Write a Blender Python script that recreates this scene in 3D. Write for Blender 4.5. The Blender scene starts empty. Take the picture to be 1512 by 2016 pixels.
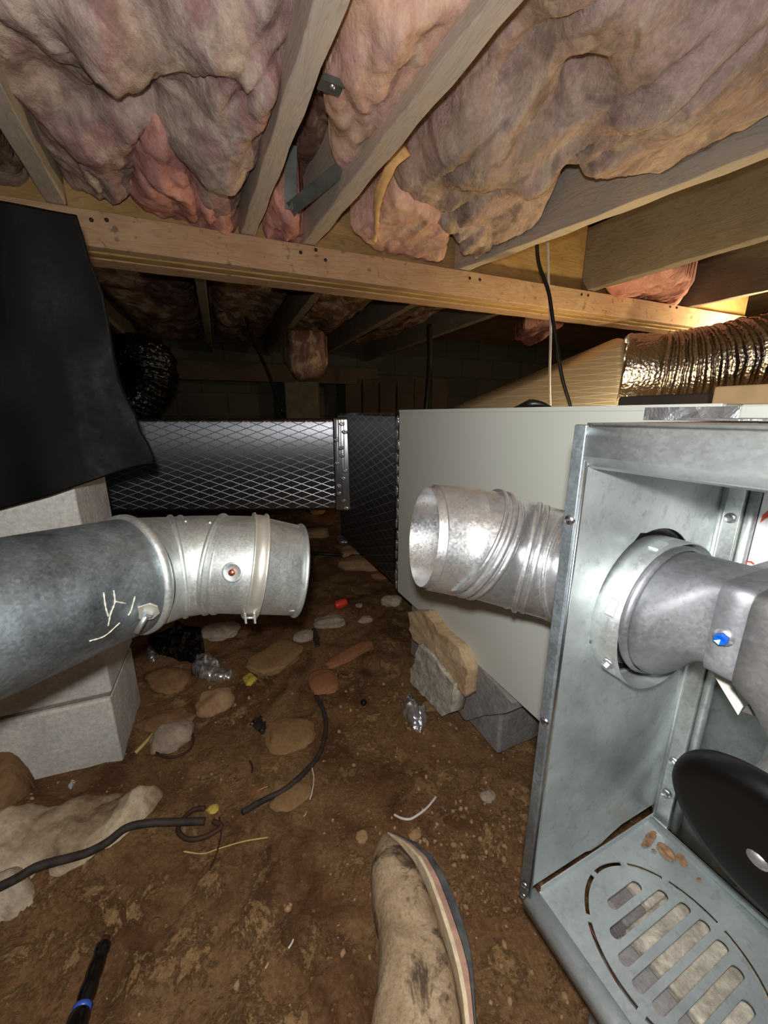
import bpy, bmesh, math, random
import numpy as np
from mathutils import Vector, Matrix

random.seed(4); np.random.seed(4)
scn = bpy.context.scene
COL = scn.collection

# ------------------------------------------------------------------ camera, world, lights, exposure
F_PX, EYE, HORIZON = 757.0, 0.72, 815.0
PITCH = math.atan((1008 - HORIZON) / F_PX)
cam_d = bpy.data.cameras.new('camera'); cam = bpy.data.objects.new('camera', cam_d); COL.objects.link(cam)
cam.location = (0, 0, EYE); cam.rotation_euler = (math.pi / 2 - PITCH, 0, 0)
cam_d.sensor_fit = 'HORIZONTAL'; cam_d.sensor_width = 36; cam_d.lens = 36 * F_PX / 1512
cam_d.clip_start = 0.01; cam_d.clip_end = 60
scn.camera = cam

world = bpy.data.worlds.new('crawlspace_dark'); scn.world = world; world.use_nodes = True
world.node_tree.nodes['Background'].inputs[0].default_value = (0.7, 0.8, 1.0, 1)
world.node_tree.nodes['Background'].inputs[1].default_value = 0.006

fl = bpy.data.lights.new('phone_flash', 'POINT'); fl.energy = 18.5; fl.color = (1.0, 0.97, 0.935); fl.shadow_soft_size = 0.010
flo = bpy.data.objects.new('phone_flash', fl); COL.objects.link(flo); flo.location = (-0.006, -0.012, EYE + 0.042)
wl = bpy.data.lights.new('work_lamp', 'POINT'); wl.energy = 24.0; wl.color = (1.0, 0.78, 0.45); wl.shadow_soft_size = 0.04
wlo = bpy.data.objects.new('work_lamp', wl); COL.objects.link(wlo); wlo.location = (1.80, 1.97, 1.08)
wl2 = bpy.data.lights.new('trouble_light', 'POINT'); wl2.energy = 13.0; wl2.color = (1.0, 0.76, 0.40); wl2.shadow_soft_size = 0.03
wlo2 = bpy.data.objects.new('trouble_light', wl2); COL.objects.link(wlo2); wlo2.location = (0.80, 1.36, 0.69)

scn.view_settings.view_transform = 'Standard'; scn.view_settings.look = 'None'
scn.view_settings.gamma = 1.0; scn.view_settings.exposure = 0.0; scn.view_settings.use_curve_mapping = False

# ------------------------------------------------------------------ geometry of the place
FW = np.array([0, math.cos(PITCH), -math.sin(PITCH)]); UP = np.array([0, math.sin(PITCH), math.cos(PITCH)])
CAM = np.array([0, 0, EYE])
def ray(px, py): return FW + np.array([1, 0, 0]) * (px - 756) / F_PX + UP * (1008 - py) / F_PX
def at_z(px, py, z): d = ray(px, py); return CAM + d * ((z - EYE) / d[2])
def at_y(px, py, y): d = ray(px, py); return CAM + d * (y / d[1])
def at_d(px, py, k): return CAM + ray(px, py) * k           # k = distance along the optical axis
PSI = math.radians(24.4)
BX = np.array([math.cos(PSI), math.sin(PSI), 0]); AX = np.array([-math.sin(PSI), math.cos(PSI), 0])

# ------------------------------------------------------------------ noise
def _h(i, j, k, seed):
    with np.errstate(over='ignore'):
        n = (i.astype(np.int64) * 374761393 + j.astype(np.int64) * 668265263 + k.astype(np.int64) * 2147483647 + seed * 974711)
        n = (n ^ (n >> 13)) * 1274126177; n = n ^ (n >> 16)
    return (n & 0xffff).astype(np.float64) / 32767.5 - 1.0
def vnoise(x, y, z=0.0, seed=0):
    x = np.asarray(x, float); y = np.asarray(y, float); z = np.zeros_like(x) + z
    i, j, k = np.floor(x), np.floor(y), np.floor(z); f, g, h = x - i, y - j, z - k
    f = f * f * f * (f * (f * 6 - 15) + 10); g = g * g * g * (g * (g * 6 - 15) + 10); h = h * h * h * (h * (h * 6 - 15) + 10)
    r = 0
    for a in (0, 1):
        for b in (0, 1):
            for c in (0, 1):
                r = r + _h(i + a, j + b, k + c, seed) * (f if a else 1 - f) * (g if b else 1 - g) * (h if c else 1 - h)
    return r
def fbm(x, y, z=0.0, oct=4, seed=0, gain=0.5):
    r, a, s = 0, 1.0, 0
    for o in range(oct):
        r = r + a * vnoise(np.asarray(x) * 2 ** o, np.asarray(y) * 2 ** o, np.asarray(z) * 2 ** o, seed + o * 17); s += a; a *= gain
    return r / s

# ------------------------------------------------------------------ materials
def lin(c):
    def f(v):
        v /= 255.0
        return v / 12.92 if v <= 0.04045 else ((v + 0.055) / 1.055) ** 2.4
    return (f(c[0]), f(c[1]), f(c[2]), 1.0)
MATS = {}
class NT:
    def __init__(s, name):
        s.m = bpy.data.materials.new(name); s.m.use_nodes = True; s.t = s.m.node_tree; s.n = s.t.nodes; s.l = s.t.links
        s.b = s.n['Principled BSDF']; MATS[name] = s.m
        s.co = s.n.new('ShaderNodeTexCoord')
    def vec(s, scale=(1, 1, 1), coord='Object', rot=(0, 0, 0)):
        mp = s.n.new('ShaderNodeMapping'); mp.inputs['Scale'].default_value = scale; mp.inputs['Rotation'].default_value = rot
        s.l.new(s.co.outputs[coord], mp.inputs[0]); return mp.outputs[0]
    def noise(s, scale, detail=4, rough=.55, vec=None, dist=0.0, out='Fac'):
        n = s.n.new('ShaderNodeTexNoise'); n.inputs['Scale'].default_value = scale; n.inputs['Detail'].default_value = detail
        n.inputs['Roughness'].default_value = rough; n.inputs['Distortion'].default_value = dist
        s.l.new(vec or s.co.outputs['Object'], n.inputs['Vector']); return n.outputs[out]
    def vor(s, scale, vec=None, feature='F1', out='Distance', rand=1.0):
        n = s.n.new('ShaderNodeTexVoronoi'); n.feature = feature; n.inputs['Scale'].default_value = scale
        n.inputs['Randomness'].default_value = rand
        s.l.new(vec or s.co.outputs['Object'], n.inputs['Vector']); return n.outputs[out]
    def ramp(s, fac, stops, interp='LINEAR'):
        r = s.n.new('ShaderNodeValToRGB'); e = r.color_ramp.elements; r.color_ramp.interpolation = interp
        while len(e) < len(stops): e.new(0.5)
        for el, (p, c) in zip(e, stops):
            el.position = p; el.color = c if len(c) == 4 else lin(c)
        s.l.new(fac, r.inputs[0]); return r.outputs[0]
    def val(s, fac, a, b, va=0.0, vb=1.0):
        r = s.n.new('ShaderNodeMapRange'); r.inputs[1].default_value = a; r.inputs[2].default_value = b
        r.inputs[3].default_value = va; r.inputs[4].default_value = vb; s.l.new(fac, r.inputs[0]); return r.outputs[0]
    def math(s, op, a, b=None):
        r = s.n.new('ShaderNodeMath'); r.operation = op
        for i, v in enumerate((a, b)):
            if v is None: continue
            if isinstance(v, (int, float)): r.inputs[i].default_value = v
            else: s.l.new(v, r.inputs[i])
        return r.outputs[0]
    def mix(s, fac, a, b, mode='MIX'):
        r = s.n.new('ShaderNodeMix'); r.data_type = 'RGBA'; r.blend_type = mode
        if isinstance(fac, (int, float)): r.inputs['Factor'].default_value = fac
        else: s.l.new(fac, r.inputs['Factor'])
        for nm, v in (('A', a), ('B', b)):
            sock = [i for i in r.inputs if i.name == nm and i.type == 'RGBA'][0]
            if isinstance(v, tuple): sock.default_value = v if len(v) == 4 else lin(v)
            else: s.l.new(v, sock)
        return [o for o in r.outputs if o.type == 'RGBA'][0]
    def set(s, color=None, rough=None, metal=None, bump=None, strength=.4, dist=.005, spec=None, aniso=None):
        for k, v in (('Base Color', color), ('Roughness', rough), ('Metallic', metal), ('Specular IOR Level', spec), ('Anisotropic', aniso)):
            if v is None: continue
            if isinstance(v, tuple): s.b.inputs[k].default_value = v if len(v) == 4 else lin(v)
            elif isinstance(v, (int, float)): s.b.inputs[k].default_value = v
            else: s.l.new(v, s.b.inputs[k])
        if bump is not None:
            bp = s.n.new('ShaderNodeBump'); bp.inputs['Strength'].default_value = strength; bp.inputs['Distance'].default_value = dist
            s.l.new(bump, bp.inputs['Height']); s.l.new(bp.outputs[0], s.b.inputs['Normal'])
        return s.m
def simple(name, col, rough=.5, metal=0.0, var=.15, scale=30, spec=None, bump=0.0):
    t = NT(name); n = t.noise(scale, 4)
    lo = tuple(v * (1 - var) for v in col); hi = tuple(min(255, v * (1 + var)) for v in col)
    return t.set(t.ramp(n, [(.3, lo), (.7, hi)]), rough, metal, n if bump else None, bump, .002, spec)

def mk_insulation(name, stops, seed, bumpd=.012, cream=(214, 196, 168), creamk=.55, grime=(84, 66, 58), grimek=.62):
    t = NT(name)
    mp = t.n.new('ShaderNodeMapping'); mp.inputs['Location'].default_value = (seed * 3.1, seed * 1.7, seed); mp.inputs['Rotation'].default_value = (0, 0, -PSI); mp.inputs['Scale'].default_value = (1.0, .55, .8)
    t.l.new(t.co.outputs['Object'], mp.inputs[0]); v = mp.outputs[0]
    big = t.noise(6.5, 5, .6, v, .8); mid = t.noise(15, 6, .62, v, .8); fine = t.noise(230, 4, .75, v); fluff = t.noise(75, 4, .65, v, .4)
    c = t.ramp(big, stops)
    patch = t.ramp(mid, [(.50, (0, 0, 0, 1)), (.60, (1, 1, 1, 1))])
    c = t.mix(t.math('MULTIPLY', patch, creamk), c, cream)
    dark = t.ramp(t.noise(11, 6, .62, v, 1.3), [(.50, (0, 0, 0, 1)), (.66, (1, 1, 1, 1))])
    c = t.mix(t.math('MULTIPLY', dark, grimek), c, grime)
    c = t.mix(t.val(fluff, .42, .70, 0, .28), c, grime)
    c = t.mix(t.val(fine, .35, .70, 0, .30), c, grime)
    h = t.math('ADD', t.math('ADD', t.math('MULTIPLY', mid, .6), t.math('MULTIPLY', fluff, .45)), t.math('MULTIPLY', fine, .25))
    return t.set(c, .95, 0, h, .6, bumpd, .1)
mk_insulation('insulation_dusty', [(.28, (140, 118, 116)), (.39, (198, 154, 148)), (.47, (186, 160, 157)), (.55, (214, 194, 178)), (.63, (182, 152, 148)), (.74, (196, 150, 144))], 1, .012, (226, 208, 190), .55, (112, 84, 80), .55)
mk_insulation('insulation_pink', [(.28, (190, 122, 114)), (.45, (220, 160, 150)), (.6, (230, 178, 166)), (.78, (178, 116, 108))], 2, .008, (236, 190, 170), .4, (132, 74, 66), .5)
mk_insulation('insulation_pale', [(.28, (222, 172, 150)), (.45, (240, 200, 178)), (.58, (236, 192, 188)), (.78, (226, 176, 164))], 3, .008, (248, 222, 186), .5, (168, 116, 98), .45)
mk_insulation('insulation_tan', [(.28, (134, 120, 110)), (.40, (192, 168, 156)), (.50, (208, 178, 170)), (.60, (180, 160, 146)), (.70, (204, 186, 166)), (.8, (140, 124, 112))], 4, .012, (230, 212, 192), .55, (102, 90, 80), .62)
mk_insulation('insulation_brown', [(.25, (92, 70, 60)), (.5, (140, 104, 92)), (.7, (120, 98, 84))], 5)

def mk_wood(name, a, b, dark, stain=.25, gs=1.0, seed=0):
    t = NT(name)
    mp = t.n.new('ShaderNodeMapping'); mp.inputs['Location'].default_value = (seed * 1.3, seed * .37, seed * .71); mp.inputs['Scale'].default_value = (1.0, 9.0, 9.0)
    t.l.new(t.co.outputs['Object'], mp.inputs[0])
    w = t.noise(3.0 * gs, 3, .5, mp.outputs[0], .8)
    rings = t.math('FRACT', t.math('MULTIPLY', w, 11.0))
    gr = t.ramp(rings, [(.0, (0, 0, 0, 1)), (.55, (.25, .25, .25, 1)), (.9, (1, 1, 1, 1)), (1.0, (0, 0, 0, 1))])
    fib = t.noise(60, 4, .6, t.vec((1, 22, 22)))
    blotch = t.noise(9, 4, .6)
    c = t.mix(t.ramp(blotch, [(.35, (0, 0, 0, 1)), (.68, (1, 1, 1, 1))]), a, b)
    c = t.mix(t.math('MULTIPLY', gr, .34), c, dark)
    c = t.mix(t.val(fib, .35, .75, 0, .35), c, dark)
    st = t.ramp(t.noise(38, 3, .5), [(.62, (0, 0, 0, 1)), (.72, (1, 1, 1, 1))])
    c = t.mix(t.math('MULTIPLY', st, stain), c, (74, 52, 38))
    return t.set(c, .82, 0, t.math('ADD', gr, fib), .25, .0012, .2)
mk_wood('wood_grey', (186, 178, 166), (200, 182, 162), (128, 114, 102), .12, 1, 1)
mk_wood('wood_grey_pale', (194, 184, 172), (212, 192, 174), (146, 126, 114), .12, 1.2, 2)
mk_wood('wood_tan', (206, 176, 142), (194, 156, 124), (150, 110, 82), .55, .8, 3)
mk_wood('wood_yellow', (198, 166, 112), (184, 148, 96), (132, 98, 56), .25, .6, 4)
mk_wood('wood_grey_dark', (136, 126, 112), (126, 114, 96), (84, 72, 58), .2, 1, 6)  # darker grey wood; shade on the joist behind the wires is put into it
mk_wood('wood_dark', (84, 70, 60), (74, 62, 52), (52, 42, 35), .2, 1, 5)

def mk_galv(name, base, rough=(.28, .45), spangle=.25, bump=.15, seed=0, metal=1.0, fleck=.12):
    t = NT(name)
    mp = t.n.new('ShaderNodeMapping'); mp.inputs['Location'].default_value = (seed * .9, seed * .5, seed * .2); t.l.new(t.co.outputs['Object'], mp.inputs[0])
    v = mp.outputs[0]
    cell = t.vor(420, v, out='Color'); n = t.noise(8, 6, .62, v, .5); n2 = t.noise(70, 6, .7, v); n3 = t.noise(420, 2, .6, v)
    sc = t.n.new('ShaderNodeSeparateColor'); t.l.new(cell, sc.inputs[0])
    lo = tuple(x * (1 - spangle) for x in base); hi = tuple(min(255, x * (1 + spangle * .5)) for x in base)
    c = t.mix(t.val(n, .32, .68, 0, 1), lo, hi)
    c = t.mix(t.math('MULTIPLY', sc.outputs[0], fleck), c, (240, 245, 245))
    c = t.mix(t.val(n2, .54, .70, 0, .45), c, tuple(x * .62 for x in base))
    r = t.math('ADD', t.math('ADD', t.val(n, .3, .7, rough[0], rough[1]), t.val(sc.outputs[1], 0, 1, -.05, .05)), t.val(n2, .5, .7, 0, .08))
    return t.set(c, r, metal, t.math('ADD', t.math('MULTIPLY', n, 2.0), t.math('ADD', t.math('MULTIPLY', n2, .25), t.math('MULTIPLY', n3, .06))), bump, .002)
mk_galv('galvanised', (208, 216, 216), (.34, .48), .16, .10, 1, .80)
mk_galv('galvanised_floor', (200, 208, 210), (.38, .52), .10, .06, 4, .70)
mk_galv('galvanised_dull', (196, 202, 200), (.38, .52), .20, .14, 2, .86, .2)
mk_galv('galvanised_aged', (142, 152, 158), (.42, .56), .34, .18, 3, .90, .08)
mk_galv('aluminium', (220, 222, 224), (.22, .42), .20, .18, 5, .88, .2)
mk_galv('inducer_metal', (152, 154, 160), (.46, .58), .24, .05, 6, .82, .04)
mk_galv('inducer_housing', (136, 134, 132), (.46, .58), .12, .04, 7, .75, .04)

def mk_foil(name, base=(150, 152, 158), scrim=True, rough=.22, aniso=.95, arot=.0):
    t = NT(name)
    wr = t.noise(130, 3, .5, t.vec((1, 1, .03)))                    # fine vertical wrinkles
    sl = t.noise(5, 3, .5)
    h = t.math('ADD', t.math('MULTIPLY', wr, .35), t.math('MULTIPLY', sl, .5))
    if scrim:                                                     # diamond scrim threads under the foil
        sep = t.n.new('ShaderNodeSeparateXYZ'); t.l.new(t.co.outputs['Object'], sep.inputs[0])
        u = t.math('MULTIPLY', t.math('ADD', sep.outputs[0], sep.outputs[1]), 13.0); w = t.math('MULTIPLY', sep.outputs[2], 36.0)
        def line(e):
            f = t.math('ABSOLUTE', t.math('SUBTRACT', t.math('FRACT', e), .5))
            return t.val(f, .0, .05, 1.0, 0.0)
        ln = t.math('MAXIMUM', line(t.math('ADD', u, w)), line(t.math('SUBTRACT', u, w)))
        h = t.math('ADD', h, t.math('MULTIPLY', ln, .30))
        c = t.mix(t.math('MULTIPLY', ln, .6), base, (246, 248, 252))
        r = t.math('ADD', rough, t.math('MULTIPLY', ln, .02))
        tg = t.n.new('ShaderNodeTangent'); tg.direction_type = 'RADIAL'; tg.axis = 'Z'; t.l.new(tg.outputs[0], t.b.inputs['Tangent'])
        t.b.inputs['Anisotropic'].default_value = aniso; t.b.inputs['Anisotropic Rotation'].default_value = arot
        return t.set(c, r, .96, h, .40, .0022)
    return t.set(base, rough, .96, h, .35, .006)
mk_foil('foil_scrim', (132, 134, 140), True, .33); mk_foil('foil_scrim_lit', (206, 196, 176), True, .5, .3); mk_foil('foil_plain', (150, 152, 156), False, .20)  # second foil is a lit copy, the lamp's warm light put into its colour
def mk_crumple(name, base, rough, metal, scale=40, st=.8):
    t = NT(name); v = t.vor(scale, feature='F1'); n = t.noise(scale * .6, 4, .6, None, 1.0)
    return t.set(base, rough, metal, t.math('ADD', v, n), st, .006)
mk_crumple('foil_crumpled', (226, 228, 232), .26, .85)
mk_crumple('foil_flex', (168, 160, 156), .20, .97, 90, .4)
mk_crumple('plastic_black_shiny', (14, 14, 15), .16, 0.0, 60, .8)
mk_crumple('plastic_scrap_dark', (58, 52, 54), .22, .3, 40, .8)

# ground
t = NT('dirt')
b1 = t.noise(2.4, 5, .6, None, .5); b2 = t.noise(13, 7, .68, None, .6); b3 = t.noise(150, 5, .75); b4 = t.noise(5.0, 6, .62, t.vec((1, 1, 1), rot=(0, 0, 1.0)), 1.2)
c = t.ramp(b1, [(.30, (118, 86, 60)), (.45, (154, 120, 84)), (.56, (134, 98, 66)), (.72, (164, 130, 88))])
c = t.mix(t.ramp(b2, [(.44, (0, 0, 0, 1)), (.62, (.6, .6, .6, 1))]), c, (150, 116, 78))
c = t.mix(t.ramp(b4, [(.48, (0, 0, 0, 1)), (.62, (.85, .85, .85, 1))]), c, (92, 60, 40))
zone = t.ramp(t.noise(3.1, 4, .6, t.vec((1, 1, 1), rot=(0, 0, .4))), [(.40, (.15, .15, .15, 1)), (.58, (1, 1, 1, 1))])
cn = t.noise(15, 10, .78, t.vec((1, 1, 1), rot=(0, 0, 2.2)), .4)
crust = t.math('MULTIPLY', t.ramp(cn, [(.51, (0, 0, 0, 1)), (.56, (.85, .85, .85, 1))]), zone)
c = t.mix(crust, c, (184, 148, 102))
def crumbs(scale, thr, k):
    vn = t.n.new('ShaderNodeTexVoronoi'); vn.inputs['Scale'].default_value = scale; t.l.new(t.co.outputs['Object'], vn.inputs['Vector'])
    sp = t.n.new('ShaderNodeSeparateColor'); t.l.new(vn.outputs['Color'], sp.inputs[0])
    lim = t.val(sp.outputs[0], thr, 1.0, 0.0, .42)
    return t.math('MULTIPLY', t.val(t.math('SUBTRACT', lim, vn.outputs['Distance']), 0, .05, 0, k), 1.0)
m1 = crumbs(95, .72, .55); m2 = crumbs(230, .6, .5); m3 = crumbs(45, .84, .5)
c = t.mix(m1, c, (172, 134, 92)); c = t.mix(m2, c, (150, 112, 76)); c = t.mix(m3, c, (158, 122, 82))
c = t.mix(t.val(b3, .42, .70, .5, 0), c, (64, 42, 28))
rg = t.val(b2, .35, .65, .75, .95)
hh = t.math('ADD', t.math('ADD', b2, t.math('MULTIPLY', b3, .35)), t.math('ADD', t.math('MULTIPLY', crust, .3), t.math('MULTIPLY', t.math('ADD', m1, m3), .35)))
t.set(c, rg, 0, hh, .8, .010, .15)

def mk_stone(name, a, b, scale=14):
    t = NT(name); n = t.noise(scale, 6, .65, None, .3); f = t.noise(120, 4, .7)
    c = t.ramp(n, [(.32, a), (.62, b)]); c = t.mix(t.val(f, .4, .72, 0, .35), c, tuple(x * .45 for x in a))
    return t.set(c, .88, 0, t.math('ADD', n, t.math('MULTIPLY', f, .4)), .6, .006, .2)
mk_stone('stone_tan', (148, 116, 84), (182, 148, 112)); mk_stone('stone_brown', (116, 88, 62), (150, 116, 82))
mk_stone('stone_grey', (142, 128, 112), (186, 168, 148)); mk_stone('stone_red', (142, 96, 68), (166, 114, 82))
mk_stone('stone_pale', (176, 160, 138), (214, 198, 176)); mk_stone('stone_clay', (136, 106, 72), (156, 124, 86), 6)
mk_stone('slab_face', (116, 88, 60), (206, 188, 160), 9)
mk_stone('block_grey', (196, 194, 188), (222, 220, 212), 9); mk_stone('block_pale', (152, 144, 130), (214, 206, 190), 45)
mk_stone('block_tan', (168, 138, 100), (206, 182, 148), 12); mk_stone('block_dark', (124, 120, 120), (154, 150, 148), 20)
mk_stone('block_drab', (92, 86, 76), (120, 112, 98), 10); mk_stone('grout', (120, 112, 104), (150, 142, 132), 20)  # drab brown-grey tone is for the far board
t = NT('paint_grey'); n = t.noise(300, 2); t.set(t.ramp(t.noise(3, 3), [(.3, (194, 198, 190)), (.7, (200, 203, 195))]), .42, .05, n, .04, .001)
t = NT('felt_black'); n = t.noise(60, 5, .7); s = t.noise(7, 5, .6, t.vec((1, 1, .45)), .8)
t.set(t.mix(t.ramp(s, [(.55, (0, 0, 0, 1)), (.78, (1, 1, 1, 1))]), (8, 8, 8), (34, 30, 26)), t.val(n, .3, .7, .5, .68), 0, t.math('ADD', n, s), .2, .0015, .14)
simple('enamel_black', (4, 4, 4), .42, 0, .1, 5, .30); simple('cable_black', (20, 19, 18), .4, 0, .2, 30)
simple('cable_dusty', (50, 42, 36), .75, 0, .3, 60); simple('cable_white', (214, 210, 200), .45, 0, .06, 30); simple('cable_brown', (58, 36, 24), .7, 0, .25, 40)
simple('nail_dark', (44, 28, 22), .7, .3); simple('steel_bright', (205, 210, 212), .25, 1.0, .05)
simple('steel_strap', (90, 93, 89), .62, .25, .2, 20, None, .1)
simple('screw_blue', (24, 96, 214), .3, .4, .1); simple('zinc', (200, 204, 206), .35, .9, .05)
simple('copper', (176, 104, 74), .35, .9, .15); simple('gasket_cream', (226, 222, 210), .7, 0, .04)
simple('sealant', (176, 176, 160), .5, 0, .08); simple('foam_orange', (226, 184, 128), .85, 0, .12, 20, None, .3)
simple('plastic_orange', (214, 66, 40), .4, 0, .12); simple('scrap_yellow', (190, 166, 70), .6, 0, .15)
simple('straw', (196, 168, 104), .7, 0, .1); simple('print_red', (206, 68, 40), .5, 0, .05); simple('print_black', (38, 36, 36), .6, 0, .05)
simple('pad_dark', (46, 38, 30), .9, 0, .1); simple('cardboard', (176, 148, 108), .85, 0, .06); simple('clamp_zinc', (216, 214, 204), .42, .75, .06)
simple('paper_label', (226, 224, 228), .45, 0, .02); simple('rust_dirt', (132, 102, 76), .95, 0, .25, 120, None, .5)
simple('handle_black', (16, 14, 14), .22, 0, .2, 40, .6); simple('band_blue', (58, 92, 190), .35, 0, .05)
simple('tip_rust', (150, 88, 60), .5, .5, .2); simple('sole_grey', (74, 76, 78), .7, 0, .25, 60); simple('midsole', (176, 138, 118), .75, 0, .12, 60)
simple('welt', (222, 204, 172), .7, 0, .1, 80)
t = NT('suede'); n = t.noise(16, 6, .66, None, .6); f = t.noise(260, 4, .75)
c = t.ramp(n, [(.30, (132, 112, 88)), (.48, (176, 152, 122)), (.62, (190, 166, 136)), (.75, (150, 128, 104))])
c = t.mix(t.ramp(t.noise(20, 7, .7, None, .5), [(.52, (0, 0, 0, 1)), (.62, (.9, .9, .9, 1))]), c, (66, 54, 44))
c = t.mix(t.val(f, .4, .68, 0, .45), c, (92, 76, 60))
t.set(c, .95, 0, t.math('ADD', n, t.math('MULTIPLY', f, .5)), .5, .004, .1)
t = NT('subfloor'); t.set(t.ramp(t.noise(6, 4), [(.3, (120, 96, 66)), (.7, (150, 122, 84))]), .85)
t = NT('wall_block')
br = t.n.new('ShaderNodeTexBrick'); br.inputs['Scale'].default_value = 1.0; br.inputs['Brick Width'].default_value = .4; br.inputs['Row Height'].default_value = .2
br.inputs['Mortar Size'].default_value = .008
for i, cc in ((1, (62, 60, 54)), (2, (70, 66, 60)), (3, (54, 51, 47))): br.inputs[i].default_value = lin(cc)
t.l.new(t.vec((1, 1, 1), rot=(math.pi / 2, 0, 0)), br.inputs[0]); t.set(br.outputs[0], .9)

def reparent(child, par):
    child.parent = par; child.location = child.location - par.location; return child
# ------------------------------------------------------------------ object helpers
def tag(o, label=None, cat=None, group=None, kind=None):
    if label: o['label'] = label
    if cat: o['category'] = cat
    if group: o['group'] = group
    if kind: o['kind'] = kind
    return o
def world_loc(o):
    m = Matrix.Identity(4); ch = []
    while o: ch.append(o); o = o.parent
    for q in reversed(ch): m = m @ (Matrix.LocRotScale(q.location, q.rotation_euler.to_quaternion() if q.rotation_mode != 'QUATERNION' else q.rotation_quaternion, q.scale))
    return m
def empty(name, loc, rz=0.0, label=None, cat=None, group=None):
    o = bpy.data.objects.new(name, None); COL.objects.link(o); o.location = tuple(loc); o.rotation_euler = (0, 0, rz)
    o.empty_display_size = .05
    return tag(o, label, cat, group)
def mesh_obj(name, verts, faces, mat, parent=None, smooth=True, local=False, matrix=None, origin=None):
    """verts in world space (or in the parent's space when local); matrix: own frame for a board."""
    V = np.asarray(verts, float)
    me = bpy.data.meshes.new(name); o = bpy.data.objects.new(name, me); COL.objects.link(o)
    if parent is not None:
        o.parent = parent
        if not local:
            inv = np.array(world_loc(parent).inverted()); V = V @ inv[:3, :3].T + inv[:3, 3]
        org = (V.min(0) + V.max(0)) / 2; V = V - org; o.location = tuple(org)
    elif matrix is not None:
        o.matrix_world = matrix
    else:
        org = np.array(origin) if origin is not None else np.array([*((V.min(0) + V.max(0)) / 2)[:2], V[:, 2].min()])
        V = V - org; o.location = tuple(org)
    me.from_pydata(V.tolist(), [], [tuple(int(i) for i in f) for f in faces]); me.validate(); me.update()
    for mm in (mat if isinstance(mat, (list, tuple)) else [mat]): me.materials.append(MATS[mm])
    if smooth: me.polygons.foreach_set('use_smooth', [True] * len(me.polygons))
    return o
def fixn(o):
    bm = bmesh.new(); bm.from_mesh(o.data); bmesh.ops.recalc_face_normals(bm, faces=bm.faces); bm.to_mesh(o.data); bm.free(); return o
def bevel_mod(o, w, seg=2, angle=.6):
    m = o.modifiers.new('bevel', 'BEVEL'); m.width = w; m.segments = seg; m.limit_method = 'ANGLE'; m.angle_limit = angle
    w2 = o.modifiers.new('wn', 'WEIGHTED_NORMAL'); return o
BOXF = [(0, 1, 3, 2), (4, 6, 7, 5), (0, 4, 5, 1), (2, 3, 7, 6), (0, 2, 6, 4), (1, 5, 7, 3)]
def box_v(x0, x1, y0, y1, z0, z1): return [(x, y, z) for x in (x0, x1) for y in (y0, y1) for z in (z0, z1)]
def box(name, x0, x1, y0, y1, z0, z1, mat, parent=None, bev=.001, local=True):
    o = fixn(mesh_obj(name, box_v(x0, x1, y0, y1, z0, z1), BOXF, mat, parent, True, local))
    if bev: bevel_mod(o, bev)
    return o
def joinm(parts):
    V, Fc = [], []
    for v, f in parts:
        n = len(V); V += [tuple(x) for x in v]; Fc += [tuple(i + n for i in q) for q in f]
    return V, Fc
def frame_of(d):
    d = np.asarray(d, float); d = d / np.linalg.norm(d)
    u = np.cross(d, [0, 0, 1.0]) if abs(d[2]) < .95 else np.cross(d, [0, 1.0, 0]); u /= np.linalg.norm(u)
    return d, u, np.cross(u, d)
def tube(pts, rad, seg=10, cap=True):
    """swept tube; rad scalar or list; rings follow the path with a carried frame"""
    P = np.asarray(pts, float); n = len(P); R = [rad] * n if np.isscalar(rad) else list(rad)
    T = np.gradient(P, axis=0); T /= np.linalg.norm(T, axis=1)[:, None] + 1e-12
    _, u, w = frame_of(T[0]); V = []; Fc = []
    for i in range(n):
        u = u - T[i] * (u @ T[i]); u /= np.linalg.norm(u); w = np.cross(T[i], u)
        for k in range(seg):
            a = 2 * math.pi * k / seg; V.append(P[i] + R[i] * (math.cos(a) * u + math.sin(a) * w))
    for i in range(n - 1):
        for k in range(seg):
            k2 = (k + 1) % seg; Fc.append((i * seg + k, i * seg + k2, (i + 1) * seg + k2, (i + 1) * seg + k))
    if cap: Fc.append(tuple(range(seg))[::-1]); Fc.append(tuple((n - 1) * seg + k for k in range(seg)))
    return V, Fc
def lerp_(a, b, t): return np.asarray(a) * (1 - t) + np.asarray(b) * t
def smooth_path(pts, per=8):
    P = [np.asarray(p, float) for p in pts]; P = [2 * P[0] - P[1]] + P + [2 * P[-1] - P[-2]]; out = []
    for i in range(1, len(P) - 2):
        for k in range(per):
            q = k / per; a, b, c, d = P[i - 1], P[i], P[i + 1], P[i + 2]
            out.append(.5 * ((2 * b) + (c - a) * q + (2 * a - 5 * b + 4 * c - d) * q * q + (3 * b - a - 3 * c + d) * q ** 3))
    out.append(P[-2]); return out
def rings(stations, seg=48, close=False):
    """stations: (centre, normal, radius) -> open surface through the rings"""
    V, Fc = [], []
    for c, n, r in stations:
        d = np.asarray(n, float); d /= np.linalg.norm(d); u = np.array([0, 0, 1.0]) - d * d[2]; u /= np.linalg.norm(u); w = np.cross(d, u)
        for k in range(seg):
            a = 2 * math.pi * k / seg; V.append(np.asarray(c) + r * (math.cos(a) * u + math.sin(a) * w))
    m = len(stations)
    for i in range(m - 1 if not close else m):
        j = (i + 1) % m
        for k in range(seg):
            k2 = (k + 1) % seg; Fc.append((i * seg + k, i * seg + k2, j * seg + k2, j * seg + k))
    return V, Fc
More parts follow.
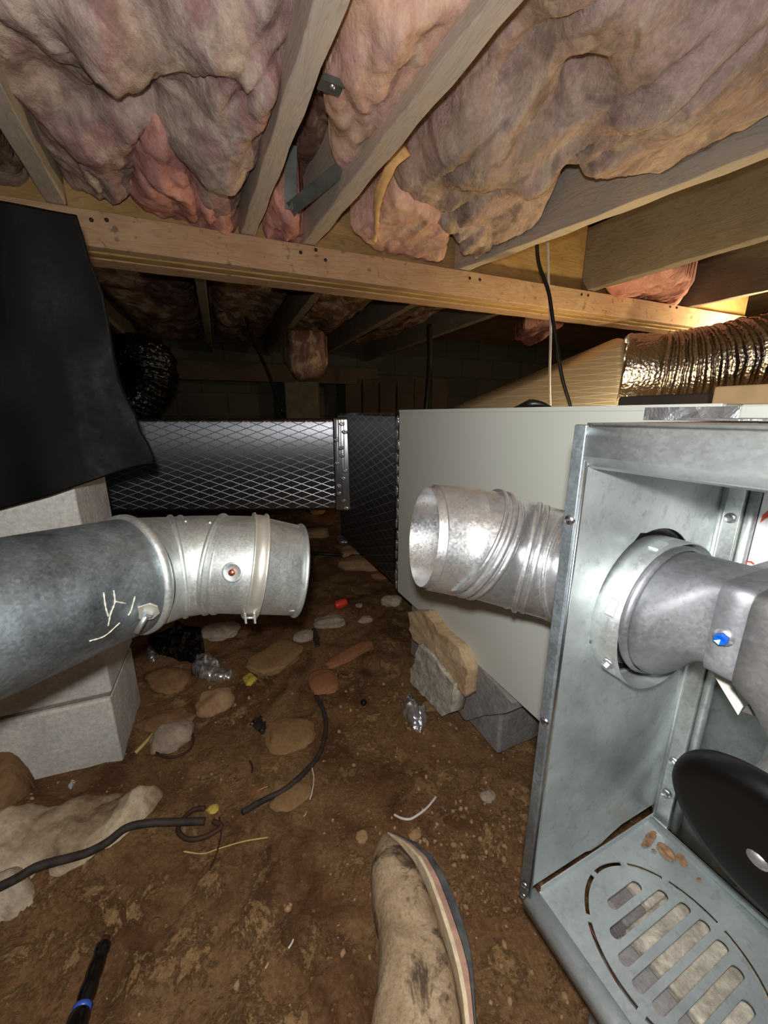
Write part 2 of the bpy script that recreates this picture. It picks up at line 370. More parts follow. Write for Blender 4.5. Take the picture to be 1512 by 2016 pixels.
def plate(name, outer, holes, thick, mat, parent, to_world, bev=0.0):
    """flat sheet with real holes; outer/holes are 2D loops, to_world maps (u, v, w) to the parent's space"""
    cu = bpy.data.curves.new('tmp', 'CURVE'); cu.dimensions = '2D'; cu.fill_mode = 'BOTH'; cu.extrude = thick / 2
    for lp in [outer] + holes:
        sp = cu.splines.new('POLY'); sp.points.add(len(lp) - 1); sp.use_cyclic_u = True
        for p, q in zip(sp.points, lp): p.co = (q[0], q[1], 0, 1)
    ob = bpy.data.objects.new('tmp', cu); COL.objects.link(ob)
    dg = bpy.context.evaluated_depsgraph_get(); me = bpy.data.meshes.new_from_object(ob.evaluated_get(dg))
    V = [to_world(v.co.x, v.co.y, v.co.z) for v in me.vertices]; Fc = [tuple(p.vertices) for p in me.polygons]
    bpy.data.objects.remove(ob); bpy.data.curves.remove(cu); bpy.data.meshes.remove(me)
    o = mesh_obj(name, V, Fc, mat, parent, False, True)
    bm = bmesh.new(); bm.from_mesh(o.data); bmesh.ops.remove_doubles(bm, verts=bm.verts, dist=1e-5)
    bmesh.ops.recalc_face_normals(bm, faces=bm.faces); bm.to_mesh(o.data); bm.free(); return o
def circle(cx, cy, r, n=40, ph=0): return [(cx + r * math.cos(2 * math.pi * k / n + ph), cy + r * math.sin(2 * math.pi * k / n + ph)) for k in range(n)]
def board(name, p, q, w, h, mat, parent=None, label=None, cat=None, group=None, bev=.003, kind=None):
    """timber from p to q (bottom centre line), w wide, h tall"""
    p = np.asarray(p, float); q = np.asarray(q, float); L = np.linalg.norm(q - p); d = (q - p) / L
    side = np.cross([0, 0, 1.0], d); side /= np.linalg.norm(side); up = np.cross(d, side)
    M = Matrix(((d[0], side[0], up[0], p[0]), (d[1], side[1], up[1], p[1]), (d[2], side[2], up[2], p[2]), (0, 0, 0, 1)))
    n = max(2, int(L / .05)); V, Fc = [], []
    for i in range(n + 1):
        x = L * i / n
        for (a, b) in ((-w / 2, 0), (w / 2, 0), (w / 2, h), (-w / 2, h)):
            j = .0012 * math.sin(i * 1.7 + a * 90 + p[0] * 7)
            V.append((x, a + j, b + (j if b == 0 else 0)))
    for i in range(n):
        for k in range(4): k2 = (k + 1) % 4; Fc.append((i * 4 + k, i * 4 + k2, (i + 1) * 4 + k2, (i + 1) * 4 + k))
    Fc += [(3, 2, 1, 0), tuple(n * 4 + k for k in range(4))]
    o = mesh_obj(name, V, Fc, mat, None, False, matrix=M); fixn(o); bevel_mod(o, bev, 2, .9)
    if parent is not None:
        o.parent = parent; o.matrix_parent_inverse = world_loc(parent).inverted()
    return tag(o, label, cat, group, kind)
def inside(poly, X, Y):
    poly = np.asarray(poly); r = np.zeros(X.shape, bool); n = len(poly)
    for i in range(n):
        x1, y1 = poly[i]; x2, y2 = poly[(i + 1) % n]
        c = ((y1 > Y) != (y2 > Y)) & (X < (x2 - x1) * (Y - y1) / (y2 - y1 + 1e-12) + x1); r ^= c
    return r
def edge_dist(poly, X, Y):
    poly = np.asarray(poly); D = np.full(X.shape, 9e9); n = len(poly)
    for i in range(n):
        a = poly[i]; b = poly[(i + 1) % n]; ab = b - a; L = ab @ ab + 1e-12
        tt = np.clip(((X - a[0]) * ab[0] + (Y - a[1]) * ab[1]) / L, 0, 1)
        D = np.minimum(D, np.hypot(X - a[0] - tt * ab[0], Y - a[1] - tt * ab[1]))
    return D
def pillow(name, plan, z0, thick, mat, label, cat, group=None, res=.008, edge=.05, amp=.03, freq=9, seed=0, up=False, base=None, kind=None, origin=None, ragged=.012, parent=None, lumps=(), fold=(0, 1)):
    """soft lump over a plan outline: hangs down from z0 (or stands up when up)"""
    P = np.asarray([p[:2] for p in plan]); lo, hi = P.min(0) - .02, P.max(0) + .02
    nx, ny = int((hi[0] - lo[0]) / res) + 2, int((hi[1] - lo[1]) / res) + 2
    X, Y = np.meshgrid(np.linspace(lo[0], hi[0], nx), np.linspace(lo[1], hi[1], ny), indexing='ij')
    wx = X + ragged * fbm(X * 22, Y * 22, seed + .3, 3, seed); wy = Y + ragged * fbm(X * 22, Y * 22, seed + 5.3, 3, seed + 3)
    D = edge_dist(P, wx, wy) * np.where(inside(P, wx, wy), 1, -1)
    e = np.clip(D / edge, 0, 1); prof = np.sqrt(np.clip(1 - (1 - e) ** 2, 0, 1))
    sgn = 1.0 if up else -1.0
    fx, fy = fold; U = X * fx + Y * fy; W = X * fy - Y * fx
    n1 = fbm(U * freq * .40 + seed, W * freq * .85, seed, 2, seed); rid = 2.2 * np.abs(fbm(U * freq * .55 + 4 + .5 * n1, W * freq * 1.15 + n1, seed + 2., 2, seed + 7)) - .5
    n3 = fbm(U * freq * 1.6, W * freq * 3.2, seed, 3, seed + 11); n4 = fbm(X * freq * 12, Y * freq * 12, seed, 2, seed + 21)
    hgt = thick * prof + prof * (amp * (n1 + .65 * rid) + amp * .34 * n3 + amp * .12 * n4)
    for (lx, ly, lr, lh) in lumps: hgt = hgt + prof * lh * np.exp(-((X - lx) ** 2 + (Y - ly) ** 2) / (lr * lr))
    Z = z0 + sgn * hgt
    warp = .35 * amp * prof
    X2 = X + warp * fbm(X * freq * 2, Y * freq * 2, seed + 9.1, 3, seed + 31); Y2 = Y + warp * fbm(X * freq * 2, Y * freq * 2, seed + 19.1, 3, seed + 41)
    keep = D > 0; idx = -np.ones(X.shape, int); idx[keep] = np.arange(keep.sum())
    V = np.stack([X2[keep], Y2[keep], Z[keep]], 1)
    q = np.stack([idx[:-1, :-1], idx[1:, :-1], idx[1:, 1:], idx[:-1, 1:]], -1).reshape(-1, 4); q = q[(q >= 0).all(1)]
    if not up: q = q[:, ::-1]
    if base is not None:                                           # close it with a back face
        nb = len(V); B = V.copy(); B[:, 2] = base; V = np.concatenate([V, B]); qb = q[:, ::-1] + nb
        ed = {}
        for f in q:
            for k in range(4):
                a, b = int(f[k]), int(f[(k + 1) % 4]); ed[(a, b)] = ed.get((a, b), 0) + 1
        side = [(b, a, a + nb, b + nb) for (a, b) in ed if (b, a) not in ed]
        faces = np.concatenate([q, qb] + ([np.array(side)] if side else []))
    else: faces = q
    o = mesh_obj(name, V, faces, mat, parent, True)
    return tag(o, label, cat, group, kind)
def pxz(pts, z): return [at_z(x, y, z) for x, y in pts]
def rock(name, c, size, mat, label, cat='rock', group=None, seed=0, sub=3, rough=.25, rz=0.0, boxy=0.0, parent=None):
    bm = bmesh.new(); bmesh.ops.create_icosphere(bm, subdivisions=sub, radius=1.0)
    P = np.array([v.co[:] for v in bm.verts]); Fc = [tuple(v.index for v in f.verts) for f in bm.faces]; bm.free()
    if boxy: P = np.sign(P) * np.abs(P) ** (1 - boxy); 
    n = fbm(P[:, 0] * 1.1 + seed * 3.3, P[:, 1] * 1.1, P[:, 2] * 1.1 + seed, 4, seed); P = P * (1 + rough * 1.6 * n)[:, None]
    P = P * (np.asarray(size) / 2); cz, sz = math.cos(rz), math.sin(rz)
    P = np.stack([P[:, 0] * cz - P[:, 1] * sz, P[:, 0] * sz + P[:, 1] * cz, P[:, 2]], 1) + np.asarray(c)
    return tag(mesh_obj(name, P, Fc, mat, parent, True), label, cat, group)

# ------------------------------------------------------------------ the setting
def ground_z(x, y):
    x = np.asarray(x, float); y = np.asarray(y, float)
    z = .012 * fbm(x * 2.2, y * 2.2, .5, 4, 3) + .013 * fbm(x * 9, y * 9, 1.5, 4, 5) + .006 * fbm(x * 34, y * 34, .5, 3, 9)
    z = z + .05 * np.exp(-((x + .62) ** 2 / .05 + (y - .50) ** 2 / .010))            # bank of soil at the foot of the pier
    z = z + .02 * np.clip(y - 1.0, 0, 2) - .015 * np.exp(-((x + .05) ** 2 + (y - .75) ** 2) / .05)
    return z
gu = np.sign(np.linspace(-1, 1, 420)) * np.abs(np.linspace(-1, 1, 420)) ** 1.8 * 3.6
gv = -.7 + 5.6 * np.linspace(0, 1, 420) ** 1.7
GX, GY = np.meshgrid(gu, gv, indexing='ij'); GZ = ground_z(GX, GY)
ii = np.arange(420 * 420).reshape(420, 420)
o = mesh_obj('floor', np.stack([GX, GY, GZ], -1).reshape(-1, 3), np.stack([ii[:-1, :-1], ii[1:, :-1], ii[1:, 1:], ii[:-1, 1:]], -1).reshape(-1, 4), 'dirt', origin=(0, 0, 0))
tag(o, 'bare brown dirt floor of the crawl space', None, None, 'structure')
ZJ = 1.22                                                           # underside of the joists
GAM = math.radians(22.5); GD = np.array([math.cos(GAM), math.sin(GAM), 0]); GN = np.array([-math.sin(GAM), math.cos(GAM), 0])
G0 = at_z(455, 455, ZJ)                                             # on the front top edge of the ledger
def gpt(u, v, z): p = G0 + GD * u + GN * v; return np.array([p[0], p[1], z])
tag(mesh_obj('ceiling', [(-3.6, -1.2, 1.47), (3.6, -1.2, 1.47), (3.6, 5, 1.47), (-3.6, 5, 1.47)], [(0, 3, 2, 1)], 'subfloor', smooth=False), 'plank subfloor above the joists', None, None, 'structure')
def wall(name, p, q, label):
    p = np.asarray(p); q = np.asarray(q); L = np.linalg.norm(q - p); a = math.atan2(*(q - p)[::-1])
    M = Matrix.Translation((p[0], p[1], -.1)) @ Matrix.Rotation(a, 4, 'Z')
    o = mesh_obj(name, box_v(0, L, -.1, .1, 0, 1.58), BOXF, 'wall_block', None, False, matrix=M); fixn(o); tag(o, label, None, None, 'structure')
wall('wall_back', gpt(-3.2, 2.55, 0)[:2], gpt(4.4, 2.55, 0)[:2], 'dim concrete block foundation wall far at the back')
wall('wall_right', (3.3, -1.2), (3.3, 4.6), 'dim concrete block foundation wall at the right')

# ------------------------------------------------------------------ girder and joists
g = empty('floor_girder', gpt(.4, .09, ZJ - .085), 0, 'built-up timber girder with nailed ledger strip crossing the whole crawl space', 'beam')
def gboard(name, u0, u1, v, z, w, h, mat): return board(name, gpt(u0, v, z), gpt(u1, v, z), w, h, mat, g, bev=.003)
gboard('ledger_board', -1.4, 2.6, .020, ZJ - .085, .038, .083, 'wood_tan')
for k, vv in enumerate((.060, .100, .140)): gboard('girder_ply', -1.4, 2.6, vv, ZJ - .088 - .002 * (k % 2), .0385, .335, 'wood_yellow' if k == 0 else 'wood_tan')
def nail(px, py):
    d = ray(px, py); q = G0 + GN * (-.0005); tt = ((q - CAM) @ GN) / (d @ GN); p = CAM + d * tt
    V, Fc = rings([(p, GN, .0052), (p - GN * .002, GN, .0045), (p - GN * .0024, GN, .0008)], 10)
    mesh_obj('nail_head', V, Fc, 'nail_dark', g)
for p in ((180, 433), (210, 433), (592, 497), (622, 492), (641, 512), (925, 548), (945, 551), (1145, 580), (1158, 582), (1320, 604), (1333, 606)): nail(*p)
def jline(near, far, w=.040):
    """centre line (bottom) of a joist whose lower right edge passes through two picture points"""
    a = at_z(*near, ZJ); b = at_z(*far, ZJ); d = (b - a) / np.linalg.norm(b - a); left = np.array([-d[1], d[0], 0])
    tq = ((gpt(0, .040, ZJ) - a) @ GN) / (d @ GN); end = a + d * tq
    tn = (-.9 - a[1]) / d[1]; st = a + d * tn
    return st + left * w / 2, end + left * w / 2
JO = {}
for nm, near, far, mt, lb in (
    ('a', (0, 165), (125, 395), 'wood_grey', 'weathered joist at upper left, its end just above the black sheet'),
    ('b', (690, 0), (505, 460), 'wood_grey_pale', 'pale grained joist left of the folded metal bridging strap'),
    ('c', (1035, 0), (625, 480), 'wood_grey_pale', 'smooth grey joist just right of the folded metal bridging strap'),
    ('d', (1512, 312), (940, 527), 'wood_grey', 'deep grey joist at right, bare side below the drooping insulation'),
    ('e', (1512, 473), (1190, 568), 'wood_grey_dark', 'shaded joist behind the two hanging wires, right of the deep grey joist'),
    ('f', (1512, 575), (1335, 612), 'wood_grey_dark', 'farthest right joist, above the foil flexible duct')):
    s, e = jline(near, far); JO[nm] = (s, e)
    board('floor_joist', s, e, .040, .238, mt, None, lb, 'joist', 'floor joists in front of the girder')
# joists beyond the girder
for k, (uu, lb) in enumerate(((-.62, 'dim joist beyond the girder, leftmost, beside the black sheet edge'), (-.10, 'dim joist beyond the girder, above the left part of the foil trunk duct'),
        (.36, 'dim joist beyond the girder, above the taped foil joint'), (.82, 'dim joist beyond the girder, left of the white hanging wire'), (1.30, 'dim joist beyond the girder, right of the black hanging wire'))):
    board('floor_joist', gpt(uu, .165, ZJ), gpt(uu, 2.44, ZJ), .040, .238, 'wood_grey_dark', None, lb, 'joist', 'floor joists beyond the girder')

# ------------------------------------------------------------------ insulation batts
AD = (float(AX[0]), float(AX[1]))
G1 = 'fibreglass insulation between the joists'
def batt(label, px, z, thick, mat, res=.007, **kw): return pillow('insulation_batt', pxz(px, z), z, thick, mat, label, 'insulation', G1, res=res, fold=AD, base=z + .12, **kw)
def lump(px, py, r, h): p = at_z(px, py, 1.27); return (p[0], p[1], r, h)
LA = [lump(275, 175, .05, -.06), lump(230, 90, .07, .03), lump(180, 250, .05, .03), lump(430, 290, .07, .035), lump(345, 150, .04, -.03), lump(120, 170, .05, -.03), lump(440, 60, .06, .03)]
LE = [lump(1150, 172, .045, -.075), lump(1050, 120, .08, -.05), lump(1120, 215, .04, -.04), lump(1290, 170, .10, .04), lump(960, 300, .09, .03), lump(1060, 330, .05, .03), lump(1000, 190, .05, -.03), lump(1400, 80, .10, .03), lump(900, 260, .05, .02)]
batt('dusty grey pink insulation batt filling the bay at upper left', [(-260, -260), (-60, 60), (10, 130), (70, 250), (110, 312), (150, 335), (235, 332), (268, 318), (270, 232), (300, 205), (345, 232), (362, 305), (388, 352), (440, 372), (475, 350), (520, 210), (560, 80), (620, -260)],
     1.325, .085, 'insulation_dusty', edge=.06, amp=.030, freq=8, seed=1, lumps=LA)
batt('rosy pink insulation tongue drooping onto the girder ledger at left', [(256, 215), (300, 195), (352, 228), (372, 315), (400, 350), (462, 372), (478, 440), (452, 464), (400, 446), (330, 402), (262, 372), (238, 342), (252, 300)],
     1.285, .055, 'insulation_pink', edge=.05, amp=.02, freq=12, seed=2)
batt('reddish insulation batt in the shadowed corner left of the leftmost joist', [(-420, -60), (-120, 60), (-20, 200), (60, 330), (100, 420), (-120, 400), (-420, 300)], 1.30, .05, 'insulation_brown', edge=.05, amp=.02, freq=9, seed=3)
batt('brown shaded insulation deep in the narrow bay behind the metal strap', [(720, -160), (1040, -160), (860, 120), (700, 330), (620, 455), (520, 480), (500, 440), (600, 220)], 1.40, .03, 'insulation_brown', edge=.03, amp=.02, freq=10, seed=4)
batt('pale peach pink insulation batt in the narrow bay between the paired joists', [(690, -180), (1010, -180), (905, 30), (800, 160), (742, 218), (715, 262), (700, 330), (672, 322), (648, 262), (636, 170), (650, 70)],
     1.315, .07, 'insulation_pale', edge=.045, amp=.022, freq=11, seed=5)
batt('small red pink tuft of insulation under the tip of the metal strap', [(540, 375), (588, 392), (606, 440), (596, 488), (550, 486), (505, 470), (512, 425)], 1.275, .045, 'insulation_pink', res=.005, edge=.035, amp=.018, freq=16, seed=6)
batt('large tan insulation batt sagging in the wide bay at upper right', [(1060, -260), (1760, -260), (1640, 40), (1430, 225), (1330, 262), (1250, 267), (1180, 267), (1128, 244), (1112, 300), (1082, 372), (1020, 422), (960, 434), (900, 414), (850, 388), (790, 330), (770, 305), (830, 220), (930, 100), (1010, -20)],
     1.345, .085, 'insulation_tan', edge=.055, amp=.026, freq=7, seed=7, lumps=LE)
batt('torn pale pink insulation flap hanging over the ledger beside the foam drip', [(690, 415), (730, 385), (775, 345), (850, 372), (900, 400), (888, 440), (872, 514), (846, 506), (800, 484), (742, 474)], 1.30, .055, 'insulation_pale', res=.005, edge=.03, amp=.010, freq=14, seed=8)
batt('frayed grey brown insulation wisp at the end of the deep grey joist', [(876, 396), (962, 418), (980, 448), (950, 505), (926, 492), (914, 462), (880, 432), (862, 402)], 1.285, .05, 'insulation_tan', res=.005, edge=.035, amp=.022, freq=16, seed=9)
batt('pink insulation tuft stuck between the two rightmost joists', [(1190, 566), (1186, 545), (1250, 525), (1340, 515), (1370, 545), (1335, 592), (1230, 612), (1205, 600)], 1.27, .045, 'insulation_pink', res=.007, edge=.05, amp=.02, freq=11, seed=10)
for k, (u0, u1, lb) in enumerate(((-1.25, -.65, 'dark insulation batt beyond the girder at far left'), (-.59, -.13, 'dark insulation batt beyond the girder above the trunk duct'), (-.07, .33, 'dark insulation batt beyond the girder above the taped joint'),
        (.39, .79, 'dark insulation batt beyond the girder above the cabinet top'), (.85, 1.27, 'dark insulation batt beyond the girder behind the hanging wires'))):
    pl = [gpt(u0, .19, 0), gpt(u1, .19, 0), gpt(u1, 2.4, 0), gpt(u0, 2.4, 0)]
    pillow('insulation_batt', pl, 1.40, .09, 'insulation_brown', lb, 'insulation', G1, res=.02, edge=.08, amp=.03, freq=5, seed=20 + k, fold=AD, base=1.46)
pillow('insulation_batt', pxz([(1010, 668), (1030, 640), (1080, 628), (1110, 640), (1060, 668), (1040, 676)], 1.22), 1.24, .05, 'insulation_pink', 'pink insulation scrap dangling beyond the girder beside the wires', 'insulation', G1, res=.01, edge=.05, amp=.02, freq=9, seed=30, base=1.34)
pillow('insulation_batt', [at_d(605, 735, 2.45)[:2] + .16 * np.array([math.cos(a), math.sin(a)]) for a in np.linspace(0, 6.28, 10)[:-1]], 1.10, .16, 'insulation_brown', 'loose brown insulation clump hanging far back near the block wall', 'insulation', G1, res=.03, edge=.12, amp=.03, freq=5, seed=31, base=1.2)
# expanding foam drip
pts = [at_z(800, 292, 1.30), at_z(775, 320, 1.285), at_d(752, 366, .5 * 0 + np.linalg.norm((at_z(752, 366, 1.27) - CAM) @ FW)), at_z(743, 400, 1.262), at_z(741, 440, 1.245), at_z(738, 466, 1.235), at_z(737, 474, 1.231)]
V, Fc = tube(smooth_path(pts, 6), np.interp(np.arange(37), [0, 6, 14, 22, 30, 34, 36], [.015, .011, .013, .009, .006, .009, .004]), 12)
V = np.array(V); V = V + (.004 * fbm(V[:, 0] * 60, V[:, 1] * 60, V[:, 2] * 60, 3, 5))[:, None]
tag(mesh_obj('foam_drip', V, Fc, 'foam_orange'), 'orange yellow expanding foam strand dripping in front of the girder', 'foam')

# ------------------------------------------------------------------ folded metal bridging strap between the paired joists
def strap_piece(a, b, w, wd):
    a, b = np.asarray(a), np.asarray(b); d = (b - a) / np.linalg.norm(b - a); s = np.cross(d, wd); s /= np.linalg.norm(s); n = np.cross(d, s)
    h = w / 2; L = []
    for p in (a, b): L += [p - s * h + n * .004, p - s * h, p + s * h, p + s * h + n * .004, p + s * (h - .0015) + n * .004, p + s * (h - .0015) + n * .0015, p - s * (h - .0015) + n * .0015, p - s * (h - .0015) + n * .004]
    Fc = [(k, (k + 1) % 8, 8 + (k + 1) % 8, 8 + k) for k in range(8)] + [tuple(range(8))[::-1], tuple(range(8, 16))]
    return L, Fc
tip = at_z(572, 412, 1.228); a1 = at_z(572, 285, 1.34); a2 = at_z(688, 318, 1.268)
st = empty('bridging_strap', tip, 0, 'folded grey metal bridging strap shaped like a V between the paired joists', 'strap')
view = (tip - CAM) / np.linalg.norm(tip - CAM)
for a in (a1, a2):
    V, Fc = strap_piece(tip, a, .030, view); fixn(mesh_obj('strap_arm', V, Fc, 'steel_strap', st, False))
V, Fc = strap_piece(tip + (0, 0, .001) - view * .003, tip * .86 + (a1 + a2) * .07 - view * .003, .010, view); fixn(mesh_obj('folded_tip', V, Fc, 'zinc', st, False))
p = at_z(648, 158, 1.262); q = at_z(630, 158, 1.262)
cl = empty('bridging_clip', p, 0, 'short bent metal clip nailed to the side of the pale grained joist', 'clip')
dj = (JO['b'][1] - JO['b'][0]); dj /= np.linalg.norm(dj); sj = np.array([dj[1], -dj[0], 0])
c0 = at_z(632, 160, 1.262)
def obox(c, ax, sx, sy, sz):
    ex, ey, ez = [np.asarray(v) for v in ax]
    return [np.asarray(c) + ex * i * sx / 2 + ey * j * sy / 2 + ez * k * sz / 2 for i in (-1, 1) for j in (-1, 1) for k in (-1, 1)], BOXF
V, Fc = joinm([obox(c0 + sj * .018, (dj, sj, (0, 0, 1)), .034, .040, .0025), obox(c0 + sj * .018 - dj * .017 + np.array([0, 0, -.004]), (dj, sj, (0, 0, 1)), .0025, .040, .010)])
fixn(mesh_obj('clip_plate', V, Fc, 'steel_strap', cl, False))
V, Fc = rings([(c0 + sj * .02 + np.array([0, 0, -.0012]), (0, .2, 1), .005), (c0 + sj * .02 + np.array([0, 0, -.004]), (0, .2, 1), .004), (c0 + sj * .02 + np.array([0, 0, -.0045]), (0, .2, 1), .0005)], 10)
mesh_obj('nail_head', V, Fc, 'zinc', cl)

def on_joist(nm, px, py, off=.0215):
    a, b = JO[nm]; d = (b - a) / np.linalg.norm(b - a); nrm = np.array([-d[1], d[0], 0]); r = ray(px, py); return CAM + r * (((a + nrm * off - CAM) @ nrm) / (r @ nrm))
n0 = on_joist('d', 1196, 268); n1_ = on_joist('d', 1217, 303, .028)
tag(mesh_obj('bent_nail', *tube([n0, lerp_(n0, n1_, .5), n1_], .0022, 8), 'nail_dark'), 'rusty nail sticking from the deep grey joist below the sagging insulation', 'nail')
# ------------------------------------------------------------------ wires hanging from the joists to the cabinet
def cable(name, pts, r, mat, label, cat='wire', per=8, seg=8, rad=None):
    P = smooth_path(pts, per); return tag(mesh_obj(name, *tube(P, rad(len(P)) if rad else r, seg), mat), label, cat)
YW = 1.42
cable('hanging_wire', [at_y(1078, 470, YW), at_y(1080, 560, YW), at_y(1084, 640, YW - .01), at_y(1082, 740, YW - .03), at_y(1083, 800, YW - .04), at_y(1083, 818, YW - .04)], .0042, 'cable_white', 'thin white wire hanging from the joists to the cabinet top')
cable('hanging_wire', [at_y(1056, 470, YW), at_y(1061, 520, YW), at_y(1080, 575, YW - .02), at_y(1090, 640, YW - .03), at_y(1106, 740, YW - .05), at_y(1122, 795, YW - .06), at_y(1126, 818, YW - .06)], .0062, 'cable_black', 'thick black wire hanging from the joists to the cabinet top')

# ------------------------------------------------------------------ concrete block pier and the black sheet in front of it
PC = at_z(247, 1492, .0)                                            # front right corner at the ground
PANG = math.radians(22.0); PBX = np.array([math.cos(PANG), math.sin(PANG), 0]); PAX = np.array([-math.sin(PANG), math.cos(PANG), 0])
pier = empty('block_pier', PC - PBX * .2 + PAX * .1, PANG, 'grey concrete block pier standing behind the left vent pipe', 'pier')
for k, (z0, zh) in enumerate(((-.04, .2), (.16, .2), (.36, .4), (.76, .2))):
    j = .004 * ((k * 7) % 3 - 1)
    for s in (0, 1):
        x1 = .2 + j if s == 0 else -.003 + j
        V = np.array(box_v(x1 - .2 - .0, x1, -.10 + j, .10 + j, z0 + .004, z0 + zh - .004))
        o = fixn(mesh_obj('concrete_block', V, BOXF, 'block_grey', pier, True, True)); bevel_mod(o, .006, 2)
    o = box('mortar_joint', -.19, .194, -.094, .094, z0 - .006, z0 + .006, 'grout', pier, 0)
SH0 = PC - PAX * .055                                               # plane of the sheet
def on_sheet(px, py):
    d = ray(px, py); tt = ((SH0 - CAM) @ PAX) / (d @ PAX); p = CAM + d * tt; return ((p - SH0) @ PBX, p[2])
outl = [(-160, 380), (0, 394), (70, 404), (120, 412), (148, 420), (160, 458), (174, 512), (180, 520), (200, 575), (212, 640), (220, 690), (233, 752), (246, 785), (262, 815), (272, 850), (288, 875), (300, 905), (297, 918), (255, 935), (200, 958), (100, 984), (0, 1006), (-160, 1036)]
SP = np.array([on_sheet(*p) for p in outl])
lo, hi = SP.min(0), SP.max(0); nx, ny = 70, 110
XX, ZZ = np.meshgrid(np.linspace(0, 1, nx), np.linspace(0, 1, ny), indexing='ij')
# rows follow the outline: left limit fixed, right limit from the right edge; lower limit from the bottom edge
re = SP[4:18]; be = SP[17:]
zb = np.interp(np.linspace(lo[0], hi[0], 200), be[::-1, 0], be[::-1, 1]); zt = np.interp(np.linspace(lo[0], hi[0], 200), SP[:5, 0], SP[:5, 1])
V1 = np.zeros((nx, ny, 3))
for j in range(ny):
    for i in range(nx):
        v = j / (ny - 1); u = i / (nx - 1)
        zr = re[0, 1] + (re[-1, 1] - re[0, 1]) * v                   # height along the right edge
        xr = np.interp(zr, re[::-1, 1], re[::-1, 0]); xl = lo[0]
        xx = xl + (xr - xl) * u
        tz = np.interp(xx, np.linspace(lo[0], hi[0], 200), zt); bz = np.interp(xx, np.linspace(lo[0], hi[0], 200), zb)
        zz = (tz + (bz - tz) * v) * (1 - u ** 3) + zr * u ** 3
        bow = .012 * math.sin(xx * 9 + 1) * v + .02 * max(0, xx - hi[0] + .10) / .1 * v + .006 * float(vnoise(np.array([xx * 14]), np.array([zz * 9]), 3.0, 4)[0])
        p = SH0 + PBX * xx + PAX * bow; V1[i, j] = (p[0], p[1], zz)
n = nx * ny; Vs = np.concatenate([V1.reshape(-1, 3), (V1 + PAX * .005).reshape(-1, 3)]); ii = np.arange(n).reshape(nx, ny)
q = np.stack([ii[:-1, :-1], ii[:-1, 1:], ii[1:, 1:], ii[1:, :-1]], -1).reshape(-1, 4); Fs = [tuple(f) for f in q] + [tuple(f[::-1] + n) for f in q]
for rim in (ii[0, :], ii[-1, ::-1], ii[::-1, 0], ii[:, -1]):
    for a, b in zip(rim[:-1], rim[1:]): Fs.append((a, b, b + n, a + n))
o = fixn(mesh_obj('felt_sheet', Vs, Fs, 'felt_black')); tag(o, 'black stiff felt sheet hanging at the left in front of the pier', 'sheet')

# ------------------------------------------------------------------ left vent pipe with its adjustable elbow
R0 = .0675
K = lambda px, py, k: at_d(px, py, k)
p0, p1 = K(0, 1212, .337), K(258.5, 1132.3, .451)
d0 = (p1 - p0) / np.linalg.norm(p1 - p0)
pb1, pb2, pbd, pe = K(348.5, 1115.3, .519), K(424.9, 1109.2, .535), K(500.8, 1111.2, .537), K(583.2, 1121.8, .586)
nB1, nB2, nBd, nE = np.array([.817, .576, -.02]), np.array([.976, .117, -.182]), np.array([.907, .364, -.213]), np.array([.90, .385, -.205])
nE = nE / np.linalg.norm(nE); nR = np.array([.449, .889, -.093])
def on_pipe(px, py, lift=0.0):
    """first point of a picture ray on the swept pipe (centre line p0..pe, radius R0)"""
    d = ray(px, py); seg = [p0 - (p1 - p0), p1, pb1, pb2, pbd, pe]
    for k in np.linspace(.2, .75, 1100):
        q = CAM + d * k
        for a, b in zip(seg[:-1], seg[1:]):
            ab = b - a; u = min(1, max(0, (q - a) @ ab / (ab @ ab)))
            if np.linalg.norm(q - a - ab * u) < R0: return q - d * (lift / np.linalg.norm(d))
    return CAM + d * .5
vp = empty('vent_pipe', p1 - np.array([0, 0, R0]), 0, 'dull galvanised vent pipe with swivel elbow entering from the left', 'pipe')
def lerp(a, b, t): return np.asarray(a) * (1 - t) + np.asarray(b) * t
V, Fc = rings([(p1 - d0 * (.55 - .55 * i / 20), d0, R0 * (1.0 + .002 * math.sin(i * 2))) for i in range(21)] + [(p1 + d0 * .006, nR, R0)], 64); mesh_obj('pipe_section', V, Fc, 'galvanised_aged', vp)
def bead(name, c, n, r, prof, mat, seg=64, parent=vp):
    """closed ring with a profile of (along, radius) pairs"""
    n = np.asarray(n, float) / np.linalg.norm(n)
    return mesh_obj(name, *rings([(np.asarray(c) + n * a, n, rr) for a, rr in prof], seg, True), mat, parent)
def round_prof(r, h, w, k=8): return [(w * math.cos(2 * math.pi * i / k), r + h * math.sin(2 * math.pi * i / k)) for i in range(k)]
def gore(name, sts, mat, parent=vp):
    return mesh_obj(name, *rings(sts, 64), mat, parent)
gore('elbow_gore', [(lerp(p1, pb1, t), lerp(nR, nB1, t), R0) for t in np.linspace(0, 1, 7)], 'galvanised_dull')
gore('elbow_gore', [(lerp(pb1, pb2, t), lerp(nB1, nB2, t), R0 * 1.0) for t in np.linspace(0, 1, 9)], 'galvanised_dull')
gore('elbow_gore', [(lerp(pb2, pbd, t), lerp(nB2, nBd, t), R0 * 1.0) for t in np.linspace(0, 1, 9)], 'galvanised_dull')
ecol = gore('end_collar', [(lerp(pbd, pe, t), lerp(nBd, nE, t), R0) for t in np.linspace(0, 1, 6)] + [(pe, nE, R0 * .97)] + [(lerp(pe, pbd, t), nE, R0 * .965) for t in np.linspace(0, 1, 4)], 'galvanised_dull')
bead('seam_bead', pb1, nB1, R0, round_prof(R0, .0034, .0036), 'galvanised_dull'); bead('seam_bead', pb1 + nB1 * .012, nB1, R0, round_prof(R0, .0014, .003), 'galvanised_dull')
